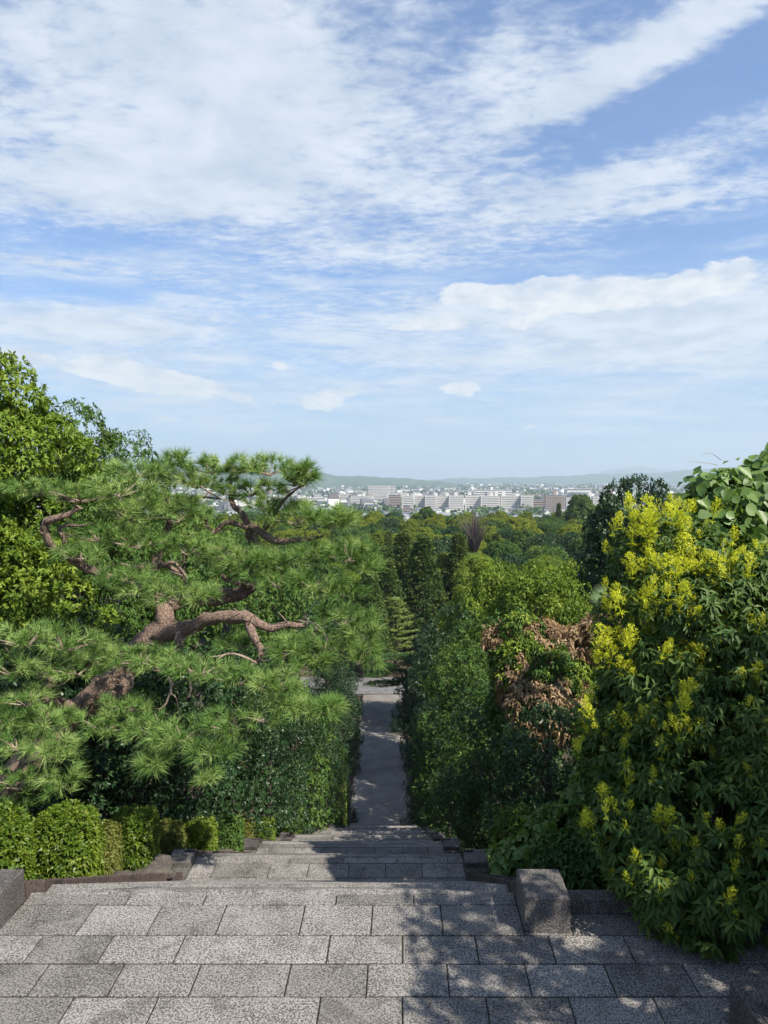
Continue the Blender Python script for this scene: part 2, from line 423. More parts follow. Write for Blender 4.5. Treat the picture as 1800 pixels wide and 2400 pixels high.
t.l.new(t.mix(t.mapr(sx.outputs[1], 500, 620), near, farc), p.inputs['Base Color']); p.inputs['Roughness'].default_value = .95
struct('ground', mesh_np('ground', V, np.stack([i0, i0+1, i0+nx+1, i0+nx], 1), mg, smooth=True))

# ------------------------------------------------------------------ landings, flights, kerbs, pedestals
rs = random.Random(7)
def stone(parent, x0, x1, y0, y1, z, th=.16, gap=.006, mat='granite', name='stone', ch=.007):
    cx, cyy = (x0+x1)/2, (y0+y1)/2
    me = MB().box(x0+gap-cx, x1-gap-cx, y0+gap*1.6-cyy, y1-gap*1.6-cyy, -th, 0, ch=ch).mesh(name, M[mat])
    o = link(name, me, parent, (cx, cyy, z + rs.uniform(-.003, .003)))
    o.rotation_euler = (rs.uniform(-.003, .003), rs.uniform(-.003, .003), 0)
    return o
def row(parent, x0, x1, y0, y1, z, joints=None, w=.74, **k):
    xs = [x0]
    if joints:
        j = sorted(joints)
        while j[0] - w > x0 + .2: j.insert(0, j[0] - w*rs.choice((1, 1, 1.02, .97)))
        while j[-1] + w < x1 - .2: j.append(j[-1] + w*rs.choice((1, 1, 1.02, .97)))
        xs += [q for q in j if x0+.15 < q < x1-.15]
    else:
        x = x0 + w*rs.uniform(.35, 1)
        while x < x1 - .25: xs.append(x); x += w*rs.choice((1, 1, .95, 1.05, 1.45))
    xs.append(x1)
    for a, b in zip(xs, xs[1:]): stone(parent, a, b, y0, y1, z, **k)
def jx(pxs, py, Y): return [at(q, py, Y).x for q in pxs]

# the top landing in front of the camera
L1 = struct('landing', MB().box(-8.6, 6.4, 4.4, BR0-.02, -.55, -.013).mesh('landing_bed', M['joint']))
L1['label'] = 'speckled granite landing at the bottom of the picture'
X0, X1 = -8.5, 6.3
for y0, y1, j, py in [(4.45, 4.85, None, 0), (4.85, 5.20, None, 0), (5.20, 5.55, None, 0),
                      (5.55, 5.97, [148, 352, 745, 943, 1145, 1345, 1550], 2367),
                      (5.97, 6.39, [90, 272, 457, 674, 860, 1050, 1238, 1430, 1620], 2297),
                      (6.39, 6.80, [77, 247, 420, 769, 943, 1118, 1294, 1475], 2225)]:
    row(L1, X0, X1, y0, y1, 0.0, jx(j, py, (y0+y1)/2) if j else None)
row(L1, X0, XL, 6.80, 7.15, 0.0)
row(L1, XL, XR, 6.80, 7.30, 0.0, [q for q in jx([200, 362, 518, 708, 871, 1035], 2155, 7.05) if XL < q < XR], .9)
row(L1, XR, X1, 6.80, 7.15, 0.0)
row(L1, XL, XR, 7.30, BR0, 0.0, [q for q in jx([300, 480, 788, 969], 2105, 7.41)], .9)

def bowed_nosing(parent, k):
    """rounded first step edge of a flight, bowed outwards in the middle"""
    z = -DROP*k; y = brink(k) - .05; n = 14; V = []; F = []
    for i in range(n+1):
        u = i/n; x = XL + 2*HW*u; b = BOW*sstep(0, .22, u)*sstep(0, .22, 1-u)
        for yy, zz in ((y-.005, z-.02), (y+.01, z+.006), (y+.03+b*.6, z+.004), (y+.035+b, z-.012), (y+.04+b, z-.17)):
            V.append((x, yy, zz))
    for i in range(n):
        for q in range(4): a = i*5+q; F.append((a, a+5, a+6, a+1))
    link('nosing', mesh_py('nosing', V, F, M['granite'], True), parent)
def flight(k, detail):
    """steps from landing k down to landing k+1"""
    f = struct('stairs', None) if False else bpy.data.objects.new('stairs', None)
    COL.objects.link(f); f['kind'] = 'structure'
    zb = -DROP*k; yb = brink(k)
    bowed_nosing(f, k)
    for s in range(1, NST):
        y0 = yb + BOW + (s-1)*TREAD; z = zb - s*RISE
        me = MB().box(XL, XR, -.01 if s > 1 else -BOW, TREAD + .03, -.30, 0, ch=.008).mesh('step', M['granite']) if s <= 2 else STEP
        link('step', me, f, (0, y0, z))
    return f
STEP = MB().box(XL, XR, -.01, TREAD+.03, -.30, 0, ch=.008).mesh('step', M['granite'])

def kerb_run(k, side):
    """sloping kerb stones beside a flight"""
    xi = XL if side < 0 else XR; xo = xi + side*.20
    zb = -DROP*k; ya = brink(k) - .14; yb = brink(k) + PITCH - 1.14 + .22
    za, ze = zb + .20, zb - DROP + .22
    ordn = ['topmost', 'second', 'third', 'fourth', 'fifth', 'sixth', 'seventh', 'lowest'][k]
    o = thing('kerb', (xi, ya, za), f'brown stained sloping stone kerb on the {"left" if side<0 else "right"} of the {ordn} flight of steps', 'kerb', 'sloping kerbs beside the flights of steps')
    n = 13 if k < 3 else 4
    for i in range(n):
        u0, u1 = i/n, (i+1)/n; g = .004
        y0 = (yb-ya)*u0 + g; y1 = (yb-ya)*u1 - g
        z0 = (ze-za)*u0; z1 = (ze-za)*u1
        x0, x1 = sorted((0, xo-xi)); d = -.75 ; c = .012
        Vv = [(x0,y0,z0+d),(x1,y0,z0+d),(x1,y1,z1+d),(x0,y1,z1+d),(x0,y0,z0-c),(x1,y0,z0-c),(x1,y1,z1-c),(x0,y1,z1-c),
              (x0+c,y0+c,z0),(x1-c,y0+c,z0),(x1-c,y1-c,z1),(x0+c,y1-c,z1)]
        Ff = [(3,2,1,0),(0,1,5,4),(1,2,6,5),(2,3,7,6),(3,0,4,7),(4,5,9,8),(5,6,10,9),(6,7,11,10),(7,4,8,11),(8,9,10,11)]
        q = link('stone', mesh_py('kerb_stone', Vv, Ff, M['kerb']), o); q.location.z = rs.uniform(-.004, .004)

def pedestal(x0, x1, y0, y1, z0, z1, label, group=None):
    me = MB().box(x0-(x0+x1)/2, x1-(x0+x1)/2, y0-(y0+y1)/2, y1-(y0+y1)/2, 0, z1-z0, ch=.014)
    o = link('stone_pedestal', me.mesh('stone_pedestal', M['pedestal']), None, ((x0+x1)/2, (y0+y1)/2, z0))
    return tag(o, label, 'pedestal', group)

# pedestals and low walls of the top landing
pedestal(XR, XR+.45, 6.835, 7.37, .002, .354, 'big square dark granite pedestal on the right edge of the nearest landing')
pedestal(XL-.45, XL, 6.835, 7.37, .002, .354, 'square brown stained pedestal cut off by the left picture edge')
pedestal(2.68, 3.25, 4.9, 5.56, .002, .45, 'black shaded pedestal cut off by the bottom right picture corner')
for s, (xa, xb) in ((1, (XR+.455, 6.3)), (-1, (-8.5, XL-.455))):
    o = thing('low_wall', (xa, 7.15, 0), ('low dark granite edging wall running right from the big square pedestal' if s > 0 else 'low granite edging wall running left from the left pedestal'), 'wall')
    n = 5
    for i in range(n):
        a = (xb-xa)*i/n; b = (xb-xa)*(i+1)/n
        stone(o, a, b, 0, .20, .14, th=.30, gap=.003, mat='pedestal', ch=.01)
pos = ['second', 'third', 'fourth', 'fifth', 'sixth', 'seventh', 'lowest']
for k in range(0, NL-1):
    flight(k, k < 3)
    for s in (-1, 1): kerb_run(k, s)
    if k == 0: continue
    z = -DROP*k; yb = brink(k); ys = yb - 1.14
    lo = struct('landing', MB().box(XL-.02, XR+.02, ys-.10, yb-.01, z-.5, z-.013).mesh('landing_bed', M['joint']))
    row(lo, XL, XR, ys-.10, yb-.74, z); row(lo, XL, XR, yb-.74, yb-.24, z); row(lo, XL, XR, yb-.24, yb, z, w=1.0)
    for s in (-1, 1):
        x0, x1 = sorted((XL if s < 0 else XR, (XL if s < 0 else XR) + s*.45))
        sd = 'left' if s < 0 else 'right'
        pedestal(x0, x1, yb-.52, yb-.02, z-.4, z+.17, f'squat granite pedestal at the {sd} end of the {pos[k-1]} landing down', 'squat pedestals down the stairs')
        o = link('parapet_block', MB().box(-.225, .225, 0, .40, 0, .48, ch=.012).mesh('parapet_block', M['pedestal']), None, ((x0+x1)/2, yb-.93, z-.4))
        tag(o, f'low parapet block in front of the {sd} pedestal of the {pos[k-1]} landing down', 'parapet block', 'low parapet blocks down the stairs')

# path at the foot of the stairs and the road across its end
yp = brink(NL-2) + PITCH - 1.2
pa = []
for i in range(41):
    u = i/40; y = yp + (91.5-yp)*u; c = AX - .2 - .5*u
    for s in (-1, -.5, 0, .5, 1): pa.append((c + s*(HW-.05), y, ZP + .02 - .04*s*s))
fa = [(i*5+j, i*5+j+1, (i+1)*5+j+1, (i+1)*5+j) for i in range(40) for j in range(4)]
struct('path', mesh_py('path', pa, fa, M['asphalt'], True))
for s, nm in ((-1, 'left'), (1, 'right')):
    o = thing('kerb', (AX, yp, ZP), f'thin stone edging along the {nm} side of the straight path', 'kerb', 'thin edgings of the path')
    for i in range(16):
        y0 = (91.3-yp)*i/16; y1 = (91.3-yp)*(i+1)/16; c = -.2 - .5*(i+.5)/16
        x = c + s*(HW+.03)
        q = link('stone', MB().box(-.07, .07, .01, y1-y0-.01, -.3, .12, ch=.012).mesh('edging_stone', M['kerb']), o, (x, y0, 0))
struct('road', MB().add([(-60, 91.6, ZP+.03), (70, 91.6, ZP+.03), (70, 99.5, ZP+.03), (-60, 99.5, ZP+.03)], [(0,1,2,3)]).mesh('road', M['road']))
o = tag(link('road_edge', MB().box(-9, 9, -.09, .09, -.2, .06, ch=.01).mesh('road_edge', M['granite']), None, (AX-.7, 91.75, ZP)), 'pale kerb stone line between path end and cross road', 'kerb')
for x, l in ((XL+.25, 'small brown wooden post on the left at the foot of the stairs'), (XR-.2, 'small dark post on the right at the foot of the stairs')):
    o = thing('wooden_post', (x, 57.2, ZP), l, 'post')
    link('post', MB().box(-.12, .12, -.12, .12, 0, .85, ch=.03).mesh('post', M['wood']), o)
    link('base', MB().box(-.35, .35, -.28, .28, -.1, .16, ch=.03).mesh('base', M['pedestal']), o)
#PART2
# ------------------------------------------------------------------ trees
G = np.random.default_rng(11)
def leaf_mesh(name, parts, mat):
    V, F, v = join(parts); return mesh_np(name, V, F, M[mat], v)

def limb_mesh(g, base_r, H, tips, mat='bark', name='trunk', lean=(0, 0)):
    """tapered trunk with limbs to the given tips"""
    rr = random.Random(int(g.integers(1e6))); mb = MB()
    P = [(lean[0]*u + .05*H*rr.uniform(-1, 1)*u*(1-u), lean[1]*u + .05*H*rr.uniform(-1, 1)*u*(1-u), H*u - .4*(u == 0)) for u in (0, .2, .4, .6, .8, 1)]
    mb.add(*tube_vf(P, [base_r*1.35, base_r, base_r*.85, base_r*.65, base_r*.42, base_r*.15], 9, rr, .06))
    for tp in tips:
        u = rr.uniform(.3, .75); s = Vector(P[0])*(1-u) + Vector(P[-1])*u; e = Vector(tp)
        mid = s*.5 + e*.5 + Vector((rr.uniform(-.1, .1), rr.uniform(-.1, .1), rr.uniform(-.05, .12)))*(e-s).length
        mb.add(*tube_vf([s, s*.55+mid*.45, mid, e], [base_r*.45, base_r*.36, base_r*.25, base_r*.08], 6))
    return mb.mesh(name, M[mat])

def broad(g, lobes, ncl, cr, per, L, asp, k, mat, spread=1.1, droop=.15, up=.3, low=-.8, H=None, r=.25, flat=.75, hires=False, bend=.1, tips=10):
    P, N = lobes_pts(g, lobes, ncl, up, low)
    C, NN, var = clumped(g, P, N, per, cr, flat)
    a = sprigs(g, C, NN, k, L, asp, spread, droop, var=var)
    # loose leaves through the inside of the crown, so that it is not hollow
    Ls = np.array(lobes); i = g.integers(0, len(Ls), ncl*per//6)
    q = Ls[i, :3] + rdir(g, len(i))*Ls[i, 3:6]*(g.random((len(i), 1))**.5)*.85
    b = sprigs(g, q, rdir(g, len(q)), k, L*1.25, asp*1.2, 1.2, droop)
    cm = leaf_mesh('crown', [leaves(*a, hires=hires, bend=bend), leaves(*b, hires=hires, bend=bend)], mat)
    H = H or max(q[2] for q in lobes)
    tm = limb_mesh(g, r, H, [tuple(p) for p in P[:tips]*np.array([.9, .9, .97])])
    return cm, tm

def bush_lobes(g, w, h, n=7, z0=.10):
    """lobes of a bushy tree, leafy down to near the ground; radius w, height h"""
    L = [(0, 0, h*.47, w*.58, w*.58, h*.38)]
    for i in range(n):
        a = i*2.4 + g.uniform(-.5, .5); rr = w*g.uniform(.35, .82); z = h*g.uniform(z0+.12, .86)
        s = g.uniform(.20, .44)*(1.15 - .35*z/h); L.append((rr*math.cos(a)*(1.15-.5*(z/h)**2), rr*math.sin(a)*(1.15-.5*(z/h)**2), z, w*s, w*s, w*s*.85))
    return L
def dome_lobes(g, w, h, n=12):
    """lobes of a round canopy tree on a clear trunk; radius w, total height h"""
    L = [(0, 0, h*.60, w*.66, w*.66, h*.25)]
    for i in range(n):
        a = i*2.4 + g.random(); q = (i+.5)/n; rr = w*math.sqrt(q)*.80; z = h*(.58 + .29*(1-q) + g.uniform(-.05, .05))
        s = g.uniform(.17, .33); L.append((rr*math.cos(a), rr*math.sin(a), z, w*s, w*s, w*s*.95))
    return L

VAR = {}
# glossy dark evergreens that line the stairs, 6 m high, radius 2 m
def stack_lobes(g, w, h):
    """lobes of a dense tree, leafy to the ground, round on top"""
    L = [(0, 0, h*.46, w*.50, w*.50, h*.40), (g.uniform(-.15, .15)*w, g.uniform(-.15, .15)*w, h - w*.52, w*.62, w*.62, w*.52)]
    for i in range(int(7 + 6.5*h/w)):
        a = i*2.4 + g.uniform(-.6, .6); r_ = w*g.uniform(.22, .48); z = g.uniform(r_*.8, h - r_*1.15)
        rr = w*g.uniform(.35, .82)*(1 if z < h*.8 else .75); L.append((rr*math.cos(a), rr*math.sin(a), z, r_, r_, r_*g.uniform(.7, .95)))
    return L
ASP = {}
def family(kind, asps, mat, L, asp, k, cr, per, dens, droop, w=2.0):
    for q in asps:
        h = w*q; ASP.setdefault(kind, []).append((q, broad(G, stack_lobes(G, w, h), int(dens*6.28*w*h/(cr*cr)), cr, per, L, asp, k, mat, droop=droop, up=.15, r=.09+.012*h, flat=.8)))
family('glossy', (1.6, 2.5, 3.2, 4.0, 5.0, 6.5), 'glossy', .13, .44, 5, .42, 11, .60, .3)
family('evergreen', (2.5, 3.4, 4.5, 6.0), 'evergreen', .135, .40, 5, .42, 11, .60, .25)
family('lefttree', (2.6, 4.5, 5.6), 'evergreen', .15, .40, 5, .40, 12, .60, .2, 2.6)
family('leftbright', (4.6,), 'bright', .14, .42, 6, .40, 15, .70, .15, 2.6)
family('darkcrown', (3.6,), 'glossy', .12, .50, 5, .30, 11, .72, .25)
VAR['evergreen'] = [ASP['evergreen'][0][1]]; VAR['lefttree'] = [ASP['lefttree'][0][1]]
VAR['bright'] = [broad(G, dome_lobes(G, 4.6, 12, 26), 300, .66, 27, .22, .40, 4, 'bright', droop=.12, up=.35, low=-.35, r=.28, flat=.6) for i in range(2)]
VAR['camphor'] = [broad(G, dome_lobes(G, 6.4, 15, 26), 340, .80, 42, .36, .62, 2, 'camphor', spread=1.2, droop=.0, up=.45, low=-.3, r=.36, flat=.55) for i in range(2)]
VAR['oak'] = [broad(G, dome_lobes(G, 5.8, 14, 22), 300, .76, 42, .34, .60, 2, 'evergreen', spread=1.2, droop=.05, up=.4, low=-.4, r=.34, flat=.55) for i in range(2)]
VAR['darkoak'] = [broad(G, dome_lobes(G, 5.2, 13, 14), 320, .8, 16, .40, .5, 2, 'glossy', spread=1.2, droop=.1, up=.3, low=-.5, r=.3) for i in range(1)]
def cone_tree(g, H=14.0, w=3.3, ncl=330):
    u = g.random(ncl)**.75; z = H*(.10 + .90*u); a = g.random(ncl)*6.28
    rr = w*(1-u)**.95*(.5+.65*g.random(ncl)) + .12
    P = np.stack([rr*np.cos(a), rr*np.sin(a), z], 1); N = unit(np.stack([np.cos(a), np.sin(a), .7+0*a], 1))
    C, NN, var = clumped(g, P, N, 20, .62, .9)
    NN[:, 2] += .5; A = sprigs(g, C, unit(NN), 3, .34, .5, .7, .0, var=var)
    return leaf_mesh('crown', [leaves(*A)], 'conifer'), limb_mesh(g, .22, H*.96, [])
VAR['conifer'] = [cone_tree(G) for i in range(2)]

def place(kind, i, x, y, z, s, label, group, name='evergreen_tree', cat='tree', rz=None, sz=None):
    cm, tm = VAR[kind][i % len(VAR[kind])]
    o = thing(name, (x, y, z), label, cat, group, rs.uniform(0, 6.28) if rz is None else rz, s if sz is None else (s, s, sz))
    link('trunk', tm, o); link('crown', cm, o)
    return o
BB = {}
def extent(me):
    if me.name not in BB:
        a = np.empty(len(me.vertices)*3, np.float32); me.vertices.foreach_get('co', a); a = a.reshape(-1, 3)
        BB[me.name] = (float(np.percentile(np.hypot(a[:, 0], a[:, 1]), 95)), float(np.percentile(a[:, 2], 99.7)))
    return BB[me.name]
def place_px(kind, i, px, top, Y, wpx, label, group=None, name='evergreen_tree', R0=2.1, H0=6.4, dz=0.0, cat='tree'):
    """tree whose top shows at (px, top) at distance Y, wpx wide"""
    tp = at(px, top, Y); z = gz(tp.x, Y) - dz
    if kind in ASP:
        q = (tp.z - z)/(wpx/FPX*Y/2); b = min(ASP[kind], key=lambda e: abs(math.log(e[0]/q)))
        VAR[kind + '_px'] = [b[1]]; kind = kind + '_px'; i = 0
    R0, H0 = extent(VAR[kind][i % len(VAR[kind])][0]); s = wpx/FPX*Y/(2*R0)
    return place(kind, i, tp.x, Y, z, s, label, group, name, cat, sz=(tp.z - z)/H0)

# left side of the stairs, near to far
LEFT = [(130, 1440, 15.8, 380), (310, 1500, 16.8, 340), (440, 1520, 18.6, 300), (545, 1510, 22, 260), (630, 1550, 26.5, 190), (685, 1600, 32, 150), (735, 1650, 39, 120), (765, 1690, 47, 100)]
wl = ['beside the top flight, behind the big rounded hedge bush', 'behind the first clipped hedge blocks on the left', 'below the red pine, third from the left edge', 'under the tip of the lowest pine branches', 'halfway down the left side of the stairs', 'in the lower half of the stairs on the left', 'near the foot of the stairs on the left', 'at the foot of the stairs on the left']
for i, (px, top, Y, wp) in enumerate(LEFT):
    place_px('glossy', i, px, top, Y, wp, 'dark glossy evergreen ' + wl[i], 'dark evergreens lining the left of the stairs')
for i, (px, top, Y, wp, l) in enumerate([(785, 1640, 58, 90, 'where the path begins'), (800, 1590, 68, 88, 'along the middle of the path'), (808, 1540, 80, 90, 'at the far end of the path'), (765, 1530, 88, 100, 'where path and cross road meet')]):
    place_px('glossy', i+1, px, top, Y, wp, 'dark evergreen on the left side ' + l, 'dark evergreens lining the path')
# right side
RIGHT = [('glossy', 1290, 1650, 13.5, 330, 'behind the leafy green shrub on the right'), ('glossy', 1190, 1640, 18, 260, 'below the brown dead vine, beside the steps'),
         ('evergreen', 1215, 1560, 21, 320, 'directly behind the brown dead vine'), ('glossy', 1115, 1600, 24, 210, 'halfway down the right side of the stairs'),
         ('evergreen', 1090, 1510, 30, 200, 'with drooping leaves above the lower stairs on the right'), ('glossy', 1048, 1620, 35, 130, 'in the lower half of the stairs on the right'),
         ('glossy', 1020, 1640, 41, 115, 'overhanging the lowest flight on the right'), ('glossy', 1000, 1680, 48, 112, 'at the foot of the stairs on the right'),
         ('evergreen', 1130, 1450, 36, 300, 'with light leaf tips left above the brown dead vine'), ('glossy', 1060, 1420, 46, 200, 'greyish, left of the bright green crowns')]
for i, (kd, px, top, Y, wp, l) in enumerate(RIGHT):
    place_px(kd, i, px, top, Y, wp, 'dark evergreen ' + l, 'dark evergreens lining the right of the stairs')
for i, (px, top, Y, wp, l) in enumerate([(1000, 1650, 59, 100, 'where the path begins'), (978, 1610, 69, 96, 'along the middle of the path'), (962, 1600, 78, 96, 'just before the flat-topped pine'), (1040, 1490, 60, 130, 'tall in the second row where the path begins'), (1020, 1470, 70, 120, 'tall in the second row along the path'), (1006, 1465, 81, 110, 'tall in the second row near the path end')]):
    place_px('glossy', i, px, top, Y, wp, 'dark evergreen on the right side ' + l, 'dark evergreens lining the path')
for i, (px, top, Y, wp, l) in enumerate([(1005, 1760, 53, 75, 'at the foot of the stairs on the right'), (1000, 1790, 40, 70, 'low beside the lower flights on the right'), (1055, 1800, 27, 110, 'low beside the middle flights on the right'), (1120, 1830, 18.5, 130, 'low beside the third pedestal on the right'),
                                         (800, 1780, 44, 40, 'low beside the lower flights on the left'), (830, 1690, 66, 50, 'jutting over the path from the left')]):
    place_px('glossy', i, px, top, Y, wp, 'small dark evergreen ' + l, 'small dark evergreens at the edge of stairs and path')
# bright crowns right of the middle
for i, (px, top, Y, wp, l) in enumerate([(1260, 1330, 44, 330, 'widest bright green feathery crown above the brown dead vine'), (1150, 1320, 62, 250, 'bright green crown in the middle of the valley, left of the widest one'),
                                         (1350, 1320, 56, 240, 'bright green crown beside the big dark drooping tree'), (1085, 1400, 66, 170, 'bright green crown lowest in the valley, over the path side')]):
    place_px('bright', i, px, top, Y, wp, l, 'bright green crowns in the valley', 'broadleaf_tree', 4.7, 12.2)
# big dark tree on the right skyline and the trees at the upper left
place_px('darkcrown', 0, 1480, 1128, 46, 310, 'tall dark tree breaking the skyline left of the broad-leaved vine', None, 'dark_tree', 5.4, 12.8)
place_px('darkcrown', 1, 1640, 1180, 52, 300, 'dark tree filling the gap behind the yellow flowering tree', None, 'dark_tree', 5.4, 12.8)
place_px('evergreen', 0, 1560, 1330, 24, 380, 'shaded evergreen behind the left flank of the yellow flowering tree', None, 'evergreen_tree', 2.3, 7.1)
place_px('leftbright', 1, -75, 830, 17, 520, 'tall bright green tree at the left picture edge above the pine', None, 'broadleaf_tree', 3.0, 10.1)
place_px('lefttree', 0, 150, 952, 19.5, 330, 'dark leafy tree with drooping leaves behind the pine, left', None, 'broadleaf_tree', 3.0, 10.1)
place_px('lefttree', 0, 300, 1022, 22, 260, 'smaller dark leafy tree just left of the pine top', None, 'broadleaf_tree', 3.0, 10.1)
place_px('lefttree', 0, 60, 1180, 18, 420, 'shaded leafy tree behind the left pine branches', None, 'broadleaf_tree', 3.0, 10.1)
place_px('evergreen', 1, 430, 1210, 24, 360, 'shaded evergreen behind the middle of the pine', None, 'evergreen_tree', 2.3, 7.1)
place_px('evergreen', 0, 640, 1300, 34, 300, 'shaded evergreen behind the right half of the pine', None, 'evergreen_tree', 2.3, 7.1)
# trees beyond the right picture edge, whose shade falls on the steps
place('lefttree', 0, 7.1, 3.1, .0, 1.12, 'evergreen standing just beyond the right picture edge beside the landing', None, 'broadleaf_tree')
place('lefttree', 0, 10.8, 1.0, .0, 1.25, 'evergreen standing farther off beyond the right picture edge', None, 'broadleaf_tree')
place('evergreen', 0, 6.9, 6.4, -.2, .95, 'dense evergreen hidden behind the right flank of the flowering tree', None, 'evergreen_tree', sz=.72)

# forest in the valley and beyond the road
rf = random.Random(5); spots = []
def free(x, y, r):
    return all((x-a)**2 + (y-b)**2 > (r*.5 + c*.5)**2 for a, b, c in spots)
tries = 0
while len(spots) < 330 and tries < 30000:
    tries += 1
    y = 60 + 270*rf.random()**.8; x = y*rf.uniform(-.37, .58)
    if y < 101 and -12 < x - AX < 7 + (0 if y > 66 else 3): continue
    if y < 101 and 89 < y: continue
    if y < 75 and -14 < x < 40: continue
    if x < -.18*y and y < 110: continue
    if 100 < y < 116 and -9 < x < 14: continue
    rr = rf.uniform(7.0, 10.5)
    if not free(x, y, rr): continue
    spots.append((x, y, rr))
for i, (x, y, rr) in enumerate(spots):
    q = rf.random()
    if y > 170: kind = 'camphor' if q < .68 else ('oak' if q < .9 else 'darkoak')
    elif y > 120: kind = 'oak' if q < .45 else ('camphor' if q < .65 else ('darkoak' if q < .9 else 'conifer'))
    else: kind = 'oak' if q < .5 else ('darkoak' if q < .75 else 'bright')
    base = {'camphor': 6.6, 'oak': 6.0, 'darkoak': 5.4, 'conifer': 3.0, 'bright': 4.7}[kind]
    s = min(1.25, max(.75, rr*.62/base)) if kind != 'conifer' else rf.uniform(.8, 1.0)
    top = {'camphor': 15, 'oak': 14, 'darkoak': 13, 'conifer': 14, 'bright': 12}[kind]
    hh = rf.uniform(13.2, 16.2) - (2.0 if y > 250 else 0)
    lab = {'camphor': 'yellow-green rounded tree in the far woodland canopy', 'oak': 'mid green rounded tree in the woodland canopy', 'darkoak': 'dark green tree in the woodland canopy',
           'conifer': 'narrow conifer in the woodland canopy', 'bright': 'light feathery tree in the woodland beside the road'}[kind]
    u = 936 + x/y*FPX; bnd = 'skyline row' if y > 250 else ('back half' if y > 180 else ('middle' if y > 130 else 'front'))
    plc = 'behind the pine' if u < 700 else 'left end' if u < 860 else ('left' if u < 1000 else ('centre' if u < 1150 else ('right' if u < 1350 else 'far right')))
    lab += f', {bnd}, {plc}'
    place(kind, i, x, y, gz(x, y), s, lab, 'woodland trees, ' + kind.replace('darkoak', 'dark ones').replace('oak', 'mid green ones').replace('camphor', 'yellow-green ones').replace('conifer', 'conifers').replace('bright', 'light feathery ones'), 'woodland_tree', sz=hh/top)
# cypress cones in the hollow
for i, (px, top, Y, wp, l) in enumerate([(945, 1250, 118, 120, 'left of two tall cypresses in the hollow'), (992, 1258, 112, 130, 'right of two tall cypresses in the hollow'), (1075, 1252, 122, 110, 'lighter cypress alone by the grey bare shrub'),
                                         (905, 1285, 108, 110, 'shorter cypress left of the two tall ones'), (865, 1330, 100, 120, 'cypress beside the tips of the pine'), (1310, 1180, 300, 30, 'small pointed conifer on the woodland skyline')]):
    place_px('conifer', i, px, top, Y, wp, l, None, 'cypress', 2.6, 14)
place_px('oak', 1, 1362, 1160, 280, 75, 'round tree rising above the woodland skyline before the flats', None, 'broadleaf_tree', 5.8, 13.8)
place_px('oak', 2, 1000, 1188, 290, 60, 'olive tree at the woodland edge below the flats', None, 'broadleaf_tree', 5.8, 13.8)

# grey bare shrub in the canopy
b0 = at(1112, 1285, 165); o = thing('bare_shrub', b0, 'grey leafless shrub standing in the woodland canopy', 'shrub')
mb = MB(); rb = random.Random(3)
for i in range(170):
    a = rb.uniform(0, 6.28); q = rb.uniform(0, .75); l = rb.uniform(5, 9)
    e = Vector((math.cos(a)*math.sin(q), math.sin(a)*math.sin(q), math.cos(q)))*l
    mb.add(*tube_vf([(0, 0, -2), e*.5 + Vector((0, 0, .3)), e], [.10, .05, .015], 3))
link('branches', mb.mesh('branches', M['grey_twig']), o)

# layered pale cedar at the end of the path
cb = at(925, 1560, 92); base = Vector((cb.x, 102.5, ZP)); o = thing('cedar', base, 'pale green layered cedar standing beyond the end of the path', 'tree')
top = at(915, 1395, 102.5).z - ZP; mb = MB(); parts = []
mb.add(*tube_vf([(0, 0, -.3), (.1, 0, top*.5), (0, 0, top)], [.26, .16, .03], 8))
for i in range(34):
    u = .22 + .76*i/34; z = top*u; a = i*2.4; l = (4.4*(1-u)**.75 + .6)*rb.uniform(.8, 1.15)
    n = 330; s = G.random(n)**.7; wd = .85*(1-s*.75)
    off = G.normal(size=n)*wd*.5
    d = np.array([math.cos(a), math.sin(a), 0]); sd = np.array([-math.sin(a), math.cos(a), 0])
    P = d*(s*l)[:, None] + sd*off[:, None] + np.array([0, 0, z]) + np.array([0, 0, 1])*(.16*s*l + .06*G.normal(size=n) - .1*np.abs(off))[:, None]
    D = unit(d + sd*np.sign(off)[:, None]*.7 + .3*G.normal(size=(n, 3))); N = unit(np.array([0, 0, 1]) + .35*G.normal(size=(n, 3)))
    parts.append(leaves(P, D, N, .30*(.7+.6*G.random(n)), .10+0*s, G.random(n)))
    mb.add(*tube_vf([(0, 0, z), tuple(d*l*.5 + np.array([0, 0, z+.08*l])), tuple(d*l*.95 + np.array([0, 0, z+.15*l]))], [.06, .04, .012], 5))
link('trunk', mb.mesh('trunk', M['bark']), o); link('crown', leaf_mesh('crown', parts, 'cedar'), o)

# pine with flat pads at the end of the path
base = Vector((at(950, 1600, 84).x, 84, ZP)); o = thing('path_pine', base, 'dark flat-topped pine with one bare trunk at the end of the path', 'tree'); mb = MB(); parts = []
mb.add(*tube_vf(*smooth_path([(0, 0, -.3), (-.1, .1, 1.5), (.15, 0, 3.2), (0, 0, 5.2)], [.30, .26, .2, .08]), 8))
for (px, py, w_, h_) in [(930, 1545, 130, 26), (975, 1560, 90, 24), (925, 1580, 110, 24), (960, 1600, 110, 26), (895, 1607, 90, 20), (900, 1565, 70, 20), (985, 1590, 70, 22), (880, 1585, 60, 16)]:
    for yo in (-.6, .5):
        c_ = at(px, py, 84+yo) - base; n = 420; d = rdir(G, n); d[:, 2] = np.abs(d[:, 2])*1.0
        rx = w_/FPX*84/2; P = np.array(c_) + d*np.array([rx, 1.1, h_/FPX*84/2])*(.5+.5*G.random((n, 1)))
        a = sprigs(G, P, unit(d + np.array([0, 0, 1.2])), 5, .24, .16, .8, 0)
        parts.append(leaves(*a))
        mb.add(*tube_vf([(0, 0, 3.0 + rb.uniform(0, 1.2)), tuple(Vector((0, 0, 3.4))*.5 + c_*.5), tuple(c_)], [.08, .06, .02], 5))
